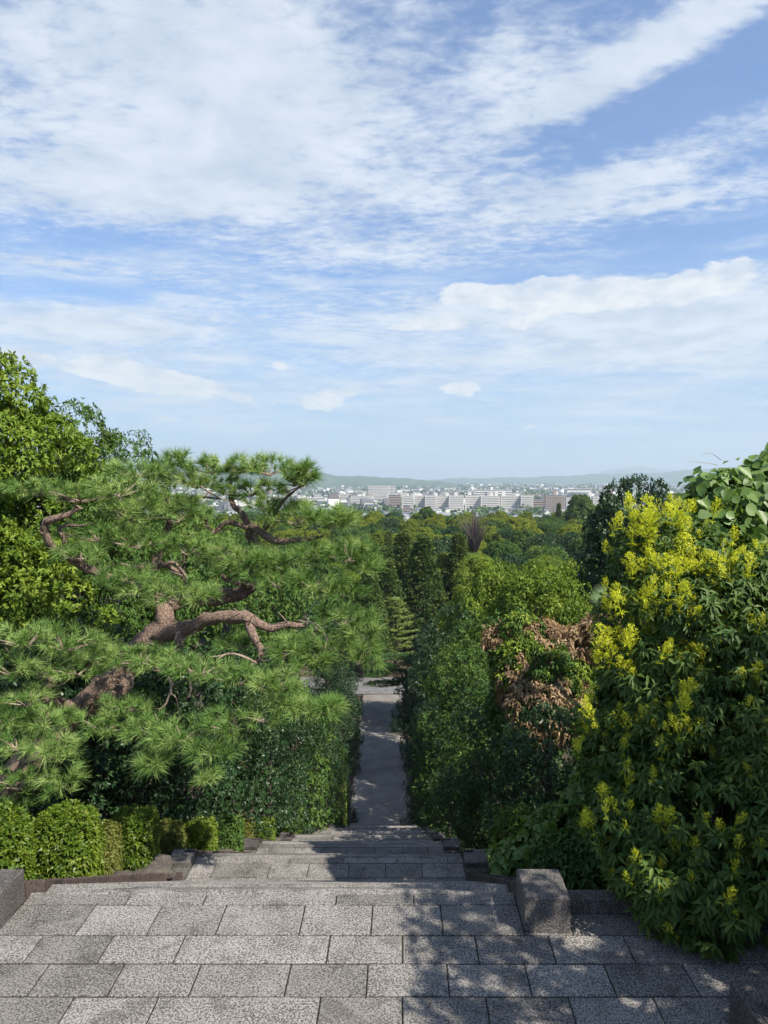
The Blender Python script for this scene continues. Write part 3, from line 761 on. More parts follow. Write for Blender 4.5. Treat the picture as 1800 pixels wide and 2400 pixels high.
link('trunk', mb.mesh('trunk', M['bark']), o); link('crown', leaf_mesh('crown', parts, 'pine_far'), o)

# ------------------------------------------------------------------ the big red pine on the left
PK = 1.5
PB = Vector((-9.3, 12.5, -3.0)); pine = thing('red_pine', PB, 'big red pine with twisting reddish limbs and needle pads, left of the stairs', 'tree')
def pp(px, py, Y): return at(px, py, Y*PK) - PB
def limb(name, pts, radii, mat='pine_bark', seg=9):
    P, r = smooth_path([pp(*q) for q in pts], [q*1.0 for q in radii], 4)
    rr = random.Random(len(pts)*7 + int(pts[0][0])); P = [p + np.array([rr.uniform(-.3, .3), rr.uniform(-.3, .3), rr.uniform(-.3, .3)])*ri*.9 for p, ri in zip(P, r)]
    V, F = tube_vf(P, r, seg, rr, .16)
    link(name, mesh_py(name, V, F, M[mat], True), pine)
limb('trunk', [(-190, 2120, 8.3), (-60, 1950, 8.4), (30, 1830, 8.6), (130, 1710, 8.8), (245, 1610, 9.0), (340, 1510, 9.1), (385, 1450, 9.2), (375, 1380, 9.3), (360, 1330, 9.4)], [.36, .33, .30, .26, .235, .24, .19, .12, .06], seg=14)
LIMBS = [
 ([(360, 1490, 9.1), (430, 1470, 8.9), (500, 1450, 8.8), (570, 1447, 8.7), (625, 1470, 8.7), (690, 1465, 8.7), (750, 1480, 8.7)], [.17, .14, .125, .12, .085, .06, .02]),
 ([(580, 1450, 8.7), (592, 1490, 8.6), (612, 1525, 8.6), (600, 1560, 8.5)], [.09, .075, .065, .03]),
 ([(612, 1525, 8.6), (650, 1515, 8.6), (690, 1540, 8.6)], [.05, .035, .012]),
 ([(425, 1470, 8.9), (418, 1510, 8.8), (400, 1540, 8.7)], [.10, .08, .04]),
 ([(375, 1420, 9.2), (450, 1405, 9.5), (520, 1398, 9.7), (580, 1385, 9.8), (605, 1365, 9.8)], [.15, .16, .17, .13, .06]),
 ([(600, 1375, 9.8), (560, 1370, 9.6), (520, 1350, 9.5), (508, 1340, 9.4)], [.07, .055, .04, .012]),
 ([(585, 1370, 9.8), (600, 1300, 9.9), (588, 1265, 9.8), (590, 1235, 9.7), (640, 1265, 9.6), (700, 1268, 9.5), (752, 1258, 9.4)], [.09, .085, .085, .085, .075, .055, .02]),
 ([(588, 1260, 9.8), (575, 1215, 9.8), (545, 1180, 9.8), (540, 1130, 9.8), (550, 1090, 9.8)], [.075, .065, .05, .035, .012]),
 ([(585, 1240, 9.7), (530, 1225, 9.7), (500, 1250, 9.7), (480, 1215, 9.6)], [.06, .055, .05, .015]),
 ([(620, 1240, 9.6), (660, 1180, 9.5), (690, 1150, 9.4), (720, 1130, 9.3)], [.05, .035, .025, .01]),
 ([(360, 1370, 9.3), (290, 1370, 9.2), (235, 1345, 9.0), (195, 1325, 8.9), (150, 1300, 8.8), (112, 1265, 8.7), (110, 1225, 8.6), (150, 1210, 8.6), (190, 1190, 8.6)], [.12, .10, .095, .085, .08, .075, .07, .06, .02]),
 ([(150, 1295, 8.8), (148, 1260, 8.7), (140, 1235, 8.7), (195, 1232, 8.6)], [.05, .04, .035, .012]),
 ([(390, 1380, 9.3), (440, 1370, 9.2), (420, 1345, 9.1), (375, 1320, 9.1), (330, 1330, 9.0), (280, 1320, 9.0)], [.08, .055, .05, .05, .035, .012]),
 ([(375, 1330, 9.1), (410, 1320, 9.0), (450, 1375, 9.0)], [.05, .035, .015]),
 ([(360, 1340, 9.4), (380, 1270, 9.6), (400, 1200, 9.7), (370, 1130, 9.7), (340, 1135, 9.7)], [.10, .08, .06, .035, .012]),
 ([(400, 1200, 9.7), (450, 1165, 9.8), (520, 1170, 9.8)], [.05, .035, .012]),
 ([(245, 1620, 9.0), (180, 1655, 8.6), (110, 1625, 8.3), (115, 1590, 8.2), (60, 1570, 8.1), (10, 1515, 8.0)], [.15, .10, .085, .075, .04, .015]),
 ([(110, 1625, 8.3), (105, 1680, 8.2), (100, 1715, 8.1)], [.075, .06, .03]),
 ([(110, 1625, 8.3), (60, 1640, 8.2), (15, 1625, 8.1)], [.07, .045, .015]),
 ([(300, 1590, 8.9), (280, 1625, 8.7), (250, 1630, 8.6)], [.13, .15, .08]),
]
for P_, r_ in LIMBS: limb('limb', P_, r_)
TW = [([(600, 1555, 8.5), (560, 1535, 8.4), (525, 1535, 8.4), (500, 1560, 8.3)], .03), ([(600, 1555, 8.5), (570, 1560, 8.4), (520, 1565, 8.3)], .022), ([(600, 1550, 8.5), (580, 1570, 8.4), (575, 1580, 8.4)], .025),
      ([(525, 1535, 8.4), (470, 1545, 8.3), (455, 1550, 8.3)], .016), ([(610, 1550, 8.5), (645, 1548, 8.4)], .02), ([(390, 1580, 8.3), (402, 1610, 8.2), (385, 1655, 8.2), (362, 1665, 8.2), (372, 1690, 8.2)], .026),
      ([(400, 1625, 8.2), (415, 1640, 8.2), (420, 1680, 8.1)], .012), ([(372, 1665, 8.2), (405, 1680, 8.1)], .012), ([(365, 1690, 8.2), (355, 1700, 8.1)], .012), ([(745, 1475, 8.7), (780, 1500, 8.6)], .02), ([(700, 1455, 8.7), (745, 1465, 8.6), (765, 1495, 8.5)], .02),
      ([(330, 1515, 8.6), (350, 1508, 8.5), (375, 1520, 8.5)], .02), ([(610, 1610, 8.0), (630, 1640, 8.0), (660, 1655, 8.0)], .014), ([(460, 1300, 9.2), (480, 1310, 9.1), (510, 1293, 9.1)], .018), ([(560, 1345, 9.4), (590, 1350, 9.4), (590, 1335, 9.4)], .025),
      ([(470, 1140, 9.5), (510, 1165, 9.5), (550, 1180, 9.5)], .022), ([(320, 1130, 9.4), (345, 1145, 9.4), (380, 1148, 9.4)], .02), ([(660, 1210, 9.3), (690, 1205, 9.3)], .018), ([(780, 1310, 9.0), (795, 1320, 9.0)], .02), ([(650, 1330, 9.0), (690, 1350, 9.0), (715, 1345, 9.0)], .018),
      ([(670, 1155, 9.3), (700, 1140, 9.3)], .02), ([(750, 1250, 9.4), (735, 1235, 9.4)], .02), ([(715, 1265, 9.4), (715, 1240, 9.4)], .015)]
rt = random.Random(21)
for P_, r_ in LIMBS:                                   # side twigs along the limbs
    for k in range(len(P_)-1):
        for q in range(2):
            u = rt.random(); a = [P_[k][m]*(1-u) + P_[k+1][m]*u for m in range(3)]; dx_ = rt.uniform(-42, 42); dy_ = -rt.uniform(5, 34)
            TW.append(([tuple(a), (a[0]+dx_*.5+rt.uniform(-6, 6), a[1]+dy_*.4, a[2]-.05), (a[0]+dx_, a[1]+dy_, a[2]-.12)], rt.uniform(.010, .020)))
for P_, r0 in TW: limb('twig', P_, [r0*(1-.7*i/(len(P_)-1)) for i in range(len(P_))], 'twig', 6)
# needle pads: px, py, half width, half height, distance
PADS = [(90, 1150, 90, 34, 8.9), (190, 1160, 110, 42, 8.9), (280, 1150, 90, 38, 9.1), (330, 1105, 90, 32, 9.4), (430, 1085, 60, 28, 9.7), (490, 1095, 70, 36, 9.8), (560, 1095, 75, 36, 9.8), (630, 1100, 70, 36, 9.6),
        (690, 1120, 55, 48, 9.3), (720, 1110, 34, 32, 9.2), (460, 1130, 110, 34, 9.7), (590, 1150, 90, 32, 9.7), (370, 1175, 110, 36, 9.5), (300, 1205, 120, 40, 9.2), (420, 1210, 90, 40, 9.4), (640, 1190, 90, 34, 9.5), (700, 1215, 90, 36, 9.3), (770, 1225, 60, 36, 9.2), (800, 1215, 34, 28, 9.2),
        (230, 1255, 90, 34, 9.0), (330, 1270, 120, 42, 9.1), (440, 1285, 110, 42, 9.2), (530, 1300, 90, 36, 9.3), (640, 1310, 100, 36, 9.3), (740, 1300, 90, 38, 9.1), (820, 1300, 70, 44, 8.9), (850, 1330, 44, 36, 8.9),
        (190, 1300, 60, 30, 8.7), (300, 1360, 70, 40, 8.6), (350, 1385, 70, 44, 8.5), (420, 1395, 90, 52, 8.4), (470, 1400, 50, 40, 8.4), (560, 1340, 80, 26, 9.2), (650, 1365, 90, 36, 8.9), (740, 1370, 90, 36, 8.8), (800, 1390, 60, 32, 8.8), (600, 1320, 90, 28, 9.2),
        (800, 1450, 80, 42, 8.6), (850, 1490, 60, 50, 8.5), (760, 1510, 90, 40, 8.4), (840, 1540, 70, 48, 8.4), (720, 1550, 80, 42, 8.3), (690, 1520, 60, 30, 8.4),
        (60, 1500, 90, 50, 8.0), (150, 1510, 90, 50, 8.2), (230, 1540, 80, 44, 8.4), (30, 1570, 70, 44, 7.9), (180, 1570, 70, 36, 8.2), (330, 1545, 70, 36, 8.3), (390, 1560, 90, 40, 8.2), (470, 1575, 90, 36, 8.1), (560, 1590, 80, 40, 8.0), (640, 1600, 70, 50, 7.9), (670, 1650, 50, 36, 7.9), (60, 1640, 60, 40, 7.9),
        (290, 1660, 90, 36, 8.2), (240, 1700, 90, 42, 8.0), (350, 1715, 90, 44, 7.9), (430, 1720, 90, 44, 7.8), (540, 1700, 80, 44, 7.8), (620, 1680, 80, 36, 7.8), (720, 1660, 70, 26, 7.8), (770, 1660, 34, 24, 7.8), (500, 1760, 60, 34, 7.7), (360, 1780, 34, 24, 7.7), (490, 1820, 30, 24, 7.6),
        (40, 1740, 90, 50, 7.7), (120, 1760, 70, 60, 7.7), (150, 1830, 50, 60, 7.7), (50, 1830, 90, 56, 7.6), (30, 1900, 60, 60, 7.6), (110, 1690, 60, 36, 7.9), (10, 1690, 60, 40, 7.8), (60, 1960, 40, 40, 7.6), (560, 1510, 60, 24, 8.8)]
def tuft_needles(g, C, A, n, L, w):
    """n needles fanning out round axis A at every shoot tip C"""
    m = len(C); a = unit(np.cross(A, rdir(g, m))); b = np.cross(A, a)
    th = g.random((m, n))*6.28; sp = (.10 + 1.05*g.random((m, n))**.8)
    D = A[:, None]*np.cos(sp)[..., None] + (a[:, None]*np.cos(th)[..., None] + b[:, None]*np.sin(th)[..., None])*np.sin(sp)[..., None]
    D = unit(D).reshape(-1, 3); s0 = (g.random((m*n, 1)) - .5)*.10
    P = np.repeat(C, n, 0) + np.repeat(A, n, 0)*s0; S = unit(np.cross(D, rdir(g, m*n)))*w*.5
    l = L*(.75+.45*g.random((m*n, 1))); mid = P + D*l*.6; tip = P + D*l; tip[:, 2] -= .16*l[:, 0]
    V = np.stack([P+S, P-S, tip], 1).reshape(-1, 3); F = np.arange(3*m*n).reshape(-1, 3)
    v = np.repeat(np.clip(np.repeat(g.random(m), n)*.7 + .3*g.random(m*n), 0, 1), 3)
    return V, F, v
for (px, py, hw_, hh_, Y) in PADS:
    Y *= PK; c_ = at(px, py, Y); m_ = FPX/Y; rx, rz = hw_/m_*.95, hh_/m_*.66; ry = max(.4, rx*.7)
    n = int(18 + 46*rx*ry)
    d = rdir(G, n); d[:, 2] = d[:, 2]*.9 + .18; q = G.random((n, 1))**.4
    P = d*np.array([rx, ry, rz])*q; A = unit(d*np.array([1, 1, .5]) + np.array([0, 0, .75]) + .25*G.normal(size=(n, 3)))
    V, F, v = tuft_needles(G, P, A, 54, .25*G.uniform(.72, 1.15), .0105)
    o = link('needle_pad', mesh_np('needle_pad', V, F, M['pine'], v), pine, c_ - PB)
    mb = MB()
    for k in range(0, n, 4):
        mb.add(*tube_vf([(0, 0, -rz*.6), tuple(P[k]*.5 + np.array([0, 0, -rz*.25])), tuple(P[k])], [.022, .014, .006], 4))
    link('twigs', mb.mesh('twigs', M['twig']), o)
#PART3
# ------------------------------------------------------------------ clipped hedge bushes on the left
def hedge(px0, px1, top, Y, label, mat='hedge', L=.085, asp=.42, boxy=5.0, k=5, dens=560, name='hedge_bush', depth=None):
    cx = (px0+px1)/2; tp = at(cx, top, Y); z0 = min(gz(tp.x, Y), tp.z - .8) - .05
    rx = (px1-px0)/FPX*Y/2; ry = depth or max(.35, rx*.9); h = tp.z - z0
    o = thing(name, (tp.x, Y, z0), label, 'bush', 'clipped hedge bushes left of the stairs')
    area = 2*h*(rx+ry)*2 + 4*rx*ry; n = int(dens*area)
    d = rdir(G, n); q = (np.abs(d)**boxy).sum(1)**(-1/boxy); s = d*q[:, None]
    P = s*np.array([rx, ry, h/2])*(.86+.16*G.random((n, 1)))*(1+.05*np.sin(s[:, :1]*7+s[:, 2:]*9)) + np.array([0, 0, h/2])
    N = unit(np.sign(s)*np.abs(s)**2.5 + .25*G.normal(size=(n, 3)) + np.array([0, 0, .25]))
    a = sprigs(G, P, N, k, L, asp, 1.0, .12)
    n2 = n//4; b = sprigs(G, rdir(G, n2)*np.array([rx, ry, h/2])*.75 + np.array([0, 0, h/2]), rdir(G, n2), k, L*1.4, asp, 1.2, .1)
    link('foliage', leaf_mesh('foliage', [leaves(*a, bend=.12), leaves(*b)], mat), o)
    mb = MB(); rr = random.Random(int(px0))
    for i in range(7): mb.add(*tube_vf([(rr.uniform(-.08, .08), rr.uniform(-.08, .08), -.1), (rr.uniform(-rx, rx)*.5, rr.uniform(-ry, ry)*.5, h*.5), (rr.uniform(-rx, rx)*.8, rr.uniform(-ry, ry)*.8, h*.85)], [.03, .02, .008], 5))
    link('stems', mb.mesh('stems', M['bark']), o)
hedge(-70, 58, 1905, 9.0, 'leafy hedge bush half hidden by pine needles at the left edge', L=.068, boxy=3.4)
hedge(84, 222, 1900, 9.7, 'largest rounded hedge bush with bright leaves behind the left kerb', L=.068, boxy=3.6)
hedge(212, 270, 1942, 10.9, 'small-leaved clipped bush leaning on the largest hedge bush', 'hedge_small', .05, .55, 4.5, 5, 900)
hedge(266, 358, 1906, 12.2, 'tall square-topped bright hedge bush, third tallest from the left', L=.066, boxy=6)
hedge(348, 426, 1936, 14.0, 'small-leaved clipped cube bush above the dark rock', 'hedge_small', .055, .55, 5, 5, 800)
hedge(432, 502, 1928, 16.2, 'bright hedge bush just left of the second pedestal', L=.066)
hedge(500, 562, 1922, 18.8, 'dark green hedge bush behind the second left pedestal', 'evergreen', .10)
hedge(556, 594, 1928, 21.0, 'yellowish clipped hedge cube beside the third left pedestal', 'hedge_small', .07, .5, 5)
hedge(600, 642, 1925, 24.3, 'shaded hedge bush above the third flight', L=.066)
hedge(668, 700, 1906, 31.0, 'small bright yellow-green hedge cube far down the stairs', L=.12, boxy=5)
hedge(694, 722, 1922, 34.0, 'dark low hedge bush far down the stairs', 'evergreen', .12)
for px0, px1, top, Y, l in [(795, 812, 1762, 50, 'narrow bright bush at the left foot of the stairs'), (788, 808, 1820, 47, 'narrow bright bush just above the left foot of the stairs')]:
    hedge(px0, px1, top, Y, l, 'hedge', .14, name='hedge_bush')

# rocks in the left bed
def rock(px, py, Y, sx, sy, sz, label, seed):
    c_ = at(px, py, Y); g = np.random.default_rng(seed); V = []; F = []; n, m = 30, 18
    for j in range(m+1):
        for i in range(n):
            th = 2*math.pi*i/n; ph = math.pi*j/m
            d = np.array([math.cos(th)*math.sin(ph), math.sin(th)*math.sin(ph), math.cos(ph)])
            k = 1 + .20*math.sin(3*d[0]+seed)+.15*math.sin(5*d[1]+2*d[2]+seed*2) + .05*math.sin(11*d[0]+7*d[2])+.04*math.sin(17*d[1]-9*d[0])+.02*g.normal()
            V.append(d*k*np.array([sx, sy, sz]))
    for j in range(m):
        for i in range(n): F.append((j*n+i, (j+1)*n+i, (j+1)*n+(i+1) % n, j*n+(i+1) % n))
    tag(link('rock', mesh_py('rock', V, F, M['rock'], True), None, c_), label, 'rock')
rock(350, 2046, 12.0, .46, .40, .15, 'flat dark grooved rock behind the left kerb', 1)
rock(285, 2056, 10.6, .14, .12, .08, 'small grey stone left of the flat dark rock', 5)
rock(535, 1996, 18.6, .40, .35, .2, 'dark rock beside the second left pedestal', 2)
rock(635, 1972, 24.5, .35, .3, .18, 'brown rock beside the third left pedestal', 3)

# ------------------------------------------------------------------ yellow flowering tree on the right
FB = Vector((4.3, 8.6, gz(4.3, 8.6))); ft = thing('flowering_tree', FB, 'tree with yellow-green flower plumes overhanging the right of the landing', 'tree')
def px_lobe(px, py, Y, rx, rz, ry=None):
    c_ = at(px, py, Y) - FB; k = Y/FPX; return (c_.x, c_.y, c_.z, rx*k, ry or (rx*k), rz*k)
FL = [px_lobe(1560, 1335, 8.6, 105, 110, .5), px_lobe(1670, 1385, 8.6, 125, 120), px_lobe(1790, 1420, 8.3, 130, 120), px_lobe(1540, 1480, 8.3, 110, 140), px_lobe(1660, 1520, 8.0, 160, 170), px_lobe(1800, 1520, 7.9, 160, 180),
      px_lobe(1510, 1660, 8.0, 110, 130), px_lobe(1640, 1700, 7.7, 160, 150), px_lobe(1800, 1730, 7.5, 170, 170), px_lobe(1500, 1830, 7.7, 115, 120), px_lobe(1620, 1880, 7.3, 150, 130), px_lobe(1780, 1920, 7.1, 160, 140),
      px_lobe(1510, 1970, 7.3, 95, 90, .5), px_lobe(1600, 2050, 6.9, 115, 95, .5), px_lobe(1720, 2060, 6.8, 120, 90, .5), px_lobe(1640, 2140, 6.7, 60, 45, .3), px_lobe(1900, 1700, 8.2, 200, 340, 1.2), px_lobe(1950, 1950, 7.6, 170, 180, .9)]
P, N = lobes_pts(G, FL, 850, .05, -.95)
C, NN, var = clumped(G, P, N, 7, .20, 1.0, -.1)
A = list(sprigs(G, C, unit(NN + np.array([0, -.15, .25])), 8, .112, .32, 1.3, .55, var=var))
i_ = G.integers(0, len(FL), 900); La = np.array(FL)
Bq = sprigs(G, La[i_, :3] + rdir(G, 900)*La[i_, 3:6]*.75, rdir(G, 900), 7, .2, .4, 1.3, .4)
dist = np.linalg.norm(A[0] + np.array(FB) - np.array([0, 0, EYE]), axis=1); wp_ = A[0] + np.array(FB)
uu = 936 + wp_[:, 0]/wp_[:, 1]*FPX; outer = (uu < 1770)
order = np.argsort(np.where(outer, dist, 1e9)); sel = order[:1500][::5][:300]
keep = np.ones(len(A[0]), bool); keep[sel] = False
lf = leaf_mesh('foliage', [leaves(*[a[keep] for a in A], hires=True, bend=.22), leaves(*Bq, hires=True, bend=.2)], 'bigleaf')
o = link('foliage', lf, ft); o['kind'] = 'stuff'
def unit_leaf(name, mat, asp, v=.5, bend=.22, broadl=False):
    if broadl:                                          # broad vine leaflet: rounded outline with a folded midrib
        ring = [(0, 0), (.30, .06), (.50, .28), (.47, .52), (.30, .78), (0, 1.0), (-.30, .78), (-.47, .52), (-.50, .28), (-.30, .06)]
        V = [(x*asp, y, .10*abs(x) - .14*y*y) for x, y in ring] + [(0, .45, -.06)]
        F = [(i, (i+1) % 10, 10) for i in range(10)]
        me = mesh_np(name, np.array(V), np.array(F), M[mat], np.full(len(V), v)); return me
    V, F, vv = leaves(np.zeros((1, 3)), np.array([[0., 1, 0]]), np.array([[0., 0, 1]]), np.ones(1), np.full(1, asp), np.full(1, v), bend=bend, hires=True)
    return mesh_np(name, V, F, M[mat], vv)
def put_leaf(me, parent, p, d, n, l, name='leaf'):
    d = Vector(d).normalized(); s = d.cross(Vector(n)).normalized(); u = s.cross(d)
    o = link(name, me, parent); o.matrix_local = Matrix.LocRotScale(Vector(p), Matrix((s, d, u)).transposed().to_quaternion(), Vector((l, l, l))); return o
LM = [unit_leaf('leaf', 'bigleaf', .34, v) for v in (.2, .5, .8)]
for j, i in enumerate(sel): put_leaf(LM[j % 3], ft, A[0][i], A[1][i], A[2][i], float(A[3][i]))
mb = MB(); rr = random.Random(2)
trunkP = [(0, 0, -.3), (-.1, -.1, 1.2), (-.05, -.3, 2.6), (.1, -.2, 4.0)]
mb.add(*tube_vf(*smooth_path(trunkP, [.15, .12, .09, .03]), 8))
for p in P[::9]:
    u = rr.uniform(.1, .9); s = Vector(trunkP[0])*(1-u) + Vector(trunkP[-1])*u; e = Vector(p)*.96
    mb.add(*tube_vf([s, (s+e)/2 + Vector((0, 0, .15)), e], [.035, .022, .008], 5))
link('trunk', mb.mesh('trunk', M['bark']), ft)
# flower plumes
def plume(g):
    parts = []; mb_ = []
    for i in range(13):
        u = .15 + .85*i/12; a = i*2.4; l = .16*(1.1-u) + .03
        b0 = np.array([.02*math.sin(3*u), 0, .34*u]); e = b0 + np.array([math.cos(a)*l, math.sin(a)*l, l*.9])
        n = 26; s = g.random(n); Pq = b0 + (e-b0)*(.35+.65*s)[:, None] + .014*g.normal(size=(n, 3))
        parts.append(leaves(Pq, rdir(g, n)+np.array([0, 0, .5]), rdir(g, n), .026*(.6+.8*g.random(n)), .012+0*s, g.random(n)))
        st = np.array([b0, e]); sd = np.array([.003, .003, 0])
        parts.append((np.array([b0-sd, b0+sd, e+sd*.6, e-sd*.6]), np.array([[0, 1, 2, 3]]), np.full(4, .3)))
    parts.append((np.array([[-.004, 0, -.08], [.004, 0, -.08], [.003, 0, .34], [-.003, 0, .34]]), np.array([[0, 1, 2, 3]]), np.full(4, .2)))
    # fringe of young drooping yellow-green leaves
    n = 16; th = g.random(n)*6.28; D = np.stack([np.cos(th), np.sin(th), -.35+.5*g.random(n)], 1)
    parts.append(leaves(np.zeros((n, 3)) + np.array([0, 0, .02]), D, np.tile([0, 0, 1.], (n, 1)), .10+.05*g.random(n), .018+0*th, .15*g.random(n)))
    return leaf_mesh('flower_plume', parts, 'flower')
PM = [plume(G) for i in range(4)]
fp = []
def plume_at(px, py, Y, s, tilt=.3):
    o = link('flower_plume', rs.choice(PM), ft, at(px, py, Y) - FB); o.scale = (s, s, s)
    o.rotation_euler = (rs.uniform(-tilt, tilt), rs.uniform(-tilt, tilt), rs.uniform(0, 6.28))
# big plumes seen in the upper crown (px of the plume middle)
for cx, cy_, w_, h_, n, s in [(1555, 1215, 60, 60, 10, .62), (1515, 1260, 45, 70, 8, .55), (1620, 1320, 95, 50, 16, .62), (1560, 1330, 50, 60, 6, .5), (1480, 1390, 70, 45, 11, .55), (1520, 1410, 60, 45, 8, .5), (1780, 1380, 50, 50, 7, .6), (1715, 1300, 30, 40, 4, .5), (1610, 1200, 30, 50, 4, .5),
                              (1490, 1450, 60, 40, 7, .5), (1450, 1490, 55, 55, 9, .5), (1540, 1300, 60, 40, 6, .45), (1690, 1420, 50, 60, 6, .5), (1700, 1480, 50, 50, 6, .5), (1640, 1480, 30, 50, 3, .45), (1740, 1400, 40, 40, 5, .5), (1460, 1440, 40, 40, 4, .45),
                              (1570, 1590, 50, 35, 6, .5), (1630, 1560, 24, 40, 4, .5), (1710, 1565, 32, 40, 5, .6), (1640, 1490, 16, 30, 2, .45), (1740, 1680, 45, 40, 6, .45), (1570, 1700, 30, 30, 3, .4), (1670, 1800, 40, 30, 4, .4), (1720, 1720, 40, 40, 4, .4)]:
    for i in range(max(2, int(n*.95))):
        a = rs.uniform(0, 6.28); q = math.sqrt(rs.random()); px, py = cx + w_*q*math.cos(a), cy_ + h_*q*math.sin(a)
        plume_at(px, py + 55, 7.75 + (1700-py)*.0012 + rs.uniform(-.35, .0) if py > 1250 else 8.15, s*rs.uniform(.9, 1.35))
cand = np.where((var > .0) & (np.linalg.norm(C, axis=1) > 0))[0]; wc = C + np.array(FB)
u_ = 936 + wc[:, 0]/wc[:, 1]*FPX; nrm_front = (NN[:, 1] < -.1) | (NN[:, 0] < -.4)
cand = np.where((u_ < 1800) & nrm_front)[0]; wt_ = np.where(C[cand, 2] + FB.z > 1.7, 1.6, 1.0)*np.where(u_[cand] < 1640, 1.6, 1.0); cand = G.choice(cand, 260, replace=False, p=wt_/wt_.sum())
for i in cand:
    o = link('flower_plume', rs.choice(PM), ft, C[i] + NN[i]*.07); s = rs.uniform(.24, .5)*(1.15 if C[i][2] + FB.z > 1.6 else 1.0); o.scale = (s*rs.uniform(.7, 1.1), s*rs.uniform(.7, 1.1), s*rs.uniform(.9, 1.6)); o.rotation_euler = (rs.uniform(-.5, .5), rs.uniform(-.5, .5), rs.uniform(0, 6.28))

# ------------------------------------------------------------------ broad-leaved vine mound, upper right
KB = Vector((at(1790, 1300, 10.0).x, 10.0, gz(5, 10))); kv = thing('vine_mound', KB, 'mound of broad-leaved climbing vine at the upper right picture edge', 'vine')
def kl(px, py, Y, rx, rz): c_ = at(px, py, Y) - KB; k = Y/FPX; return (c_.x, c_.y, c_.z, rx*k, rx*k, rz*k)
KL = [kl(1800, 1190, 10, 120, 105), kl(1700, 1180, 9.6, 80, 65), kl(1645, 1215, 9.5, 55, 50), kl(1850, 1260, 9.6, 180, 140), kl(1710, 1250, 9.3, 90, 60), kl(1900, 1150, 10, 130, 100), kl(1850, 1500, 10, 200, 300)]
P, N = lobes_pts(G, KL, 1300, .3, -.6)
vis = (P[:, 1] < .6); dv = P[vis]; nv = N[vis]
VM = [unit_leaf('leaf', 'vine', 1.0, v, broadl=True) for v in (.15, .45, .75, 1.0)]
cnt = 0
fill = [[], [], [], [], [], []]
for p, n in zip(P, N):
    sv = p + np.array(KB); pxq = 936 + sv[0]/sv[1]*FPX; front = n[1] < .35 and pxq < 1830 and sv[2] > 3.1
    for j in range(3):                                   # trifoliate leaf
        a = rs.uniform(0, 6.28)
        d = np.array([math.cos(a), math.sin(a), -.8]); nn = unit(n + np.array([0, -.45, .25]) + .32*G.normal(size=3)); d = unit(d - nn*(d@nn)*.8); l = rs.uniform(.11, .20)
        pos_ = p + n*rs.uniform(-.05, .12) + .05*G.normal(size=3)
        if front and cnt < 300: put_leaf(rs.choice(VM), kv, pos_, d, nn, l); cnt += 1
        else:
            for q, x in zip(fill, (pos_, d, nn, l, l*.8, rs.random())): q.append(x)
V_, F_, v_ = leaves(*[np.array(q) for q in fill], hires=True, bend=.15)
o = link('foliage', mesh_np('foliage', V_, F_, M['vine'], v_), kv); o['kind'] = 'stuff'
i_ = G.integers(0, len(KL), 1500); La = np.array(KL)
o = link('inner_foliage', leaf_mesh('inner_foliage', [leaves(*sprigs(G, La[i_, :3] + rdir(G, 1500)*La[i_, 3:6]*.85, rdir(G, 1500), 4, .16, .7, 1.2, .2))], 'vine'), kv); o['kind'] = 'stuff'
mb = MB().add(*tube_vf([(.2, .2, -.3), (.1, .1, 1.5), (0, 0, 3.4), (.1, 0, 5.2)], [.2, .16, .12, .05], 8)); link('stem', mb.mesh('stem', M['bark']), kv)
for pts in ([(1690, 1078, 9.8), (1665, 1062, 9.7), (1645, 1066, 9.7)], [(1680, 1090, 9.8), (1655, 1085, 9.7), (1610, 1081, 9.6)]):
    P_, r_ = smooth_path([at(*q) - KB for q in pts], [.006, .004, .002]); link('tendril', mesh_py('tendril', *tube_vf(P_, r_, 4), M['drystem']), kv)

# ------------------------------------------------------------------ shrubs on the right bank
def shrub(px0, px1, top, Y, label, mat, L, asp, n_lobe=9, dens=1.0, name='leafy_shrub', hires=True, droop=.3, k=5):
    tp = at((px0+px1)/2, top, Y); z0 = gz(tp.x, Y) - .05; rx = (px1-px0)/FPX*Y/2; h = tp.z - z0
    o = thing(name, (tp.x, Y, z0), label, 'shrub'); g = G
    cm, tm = broad(g, bush_lobes(g, rx, h, n_lobe, -.02), int(110*dens), .22, 12, L, asp, k, mat, droop=droop, up=.2, r=.04, hires=hires, bend=.2)
    link('foliage', cm, o); link('stems', tm, o); return o
shrub(1215, 1420, 1890, 10.3, 'bright green leafy shrub behind the big square pedestal', 'vine', .15, .75)
shrub(1165, 1260, 1890, 12.3, 'small fresh green shrub left of the bright leafy shrub', 'hedge', .12, .32, 6)
shrub(1290, 1420, 1960, 9.4, 'low shaded shrub between the pedestal and the flowering tree', 'evergreen', .13, .4, 6)
shrub(1330, 1480, 1780, 10.5, 'shrub with lobed leaves left of the flowering tree', 'vine', .14, .7, 7)
shrub(1360, 1470, 1540, 13.0, 'fine-leaved shrub between the dead vine and the flowering tree', 'bright', .10, .3, 8)

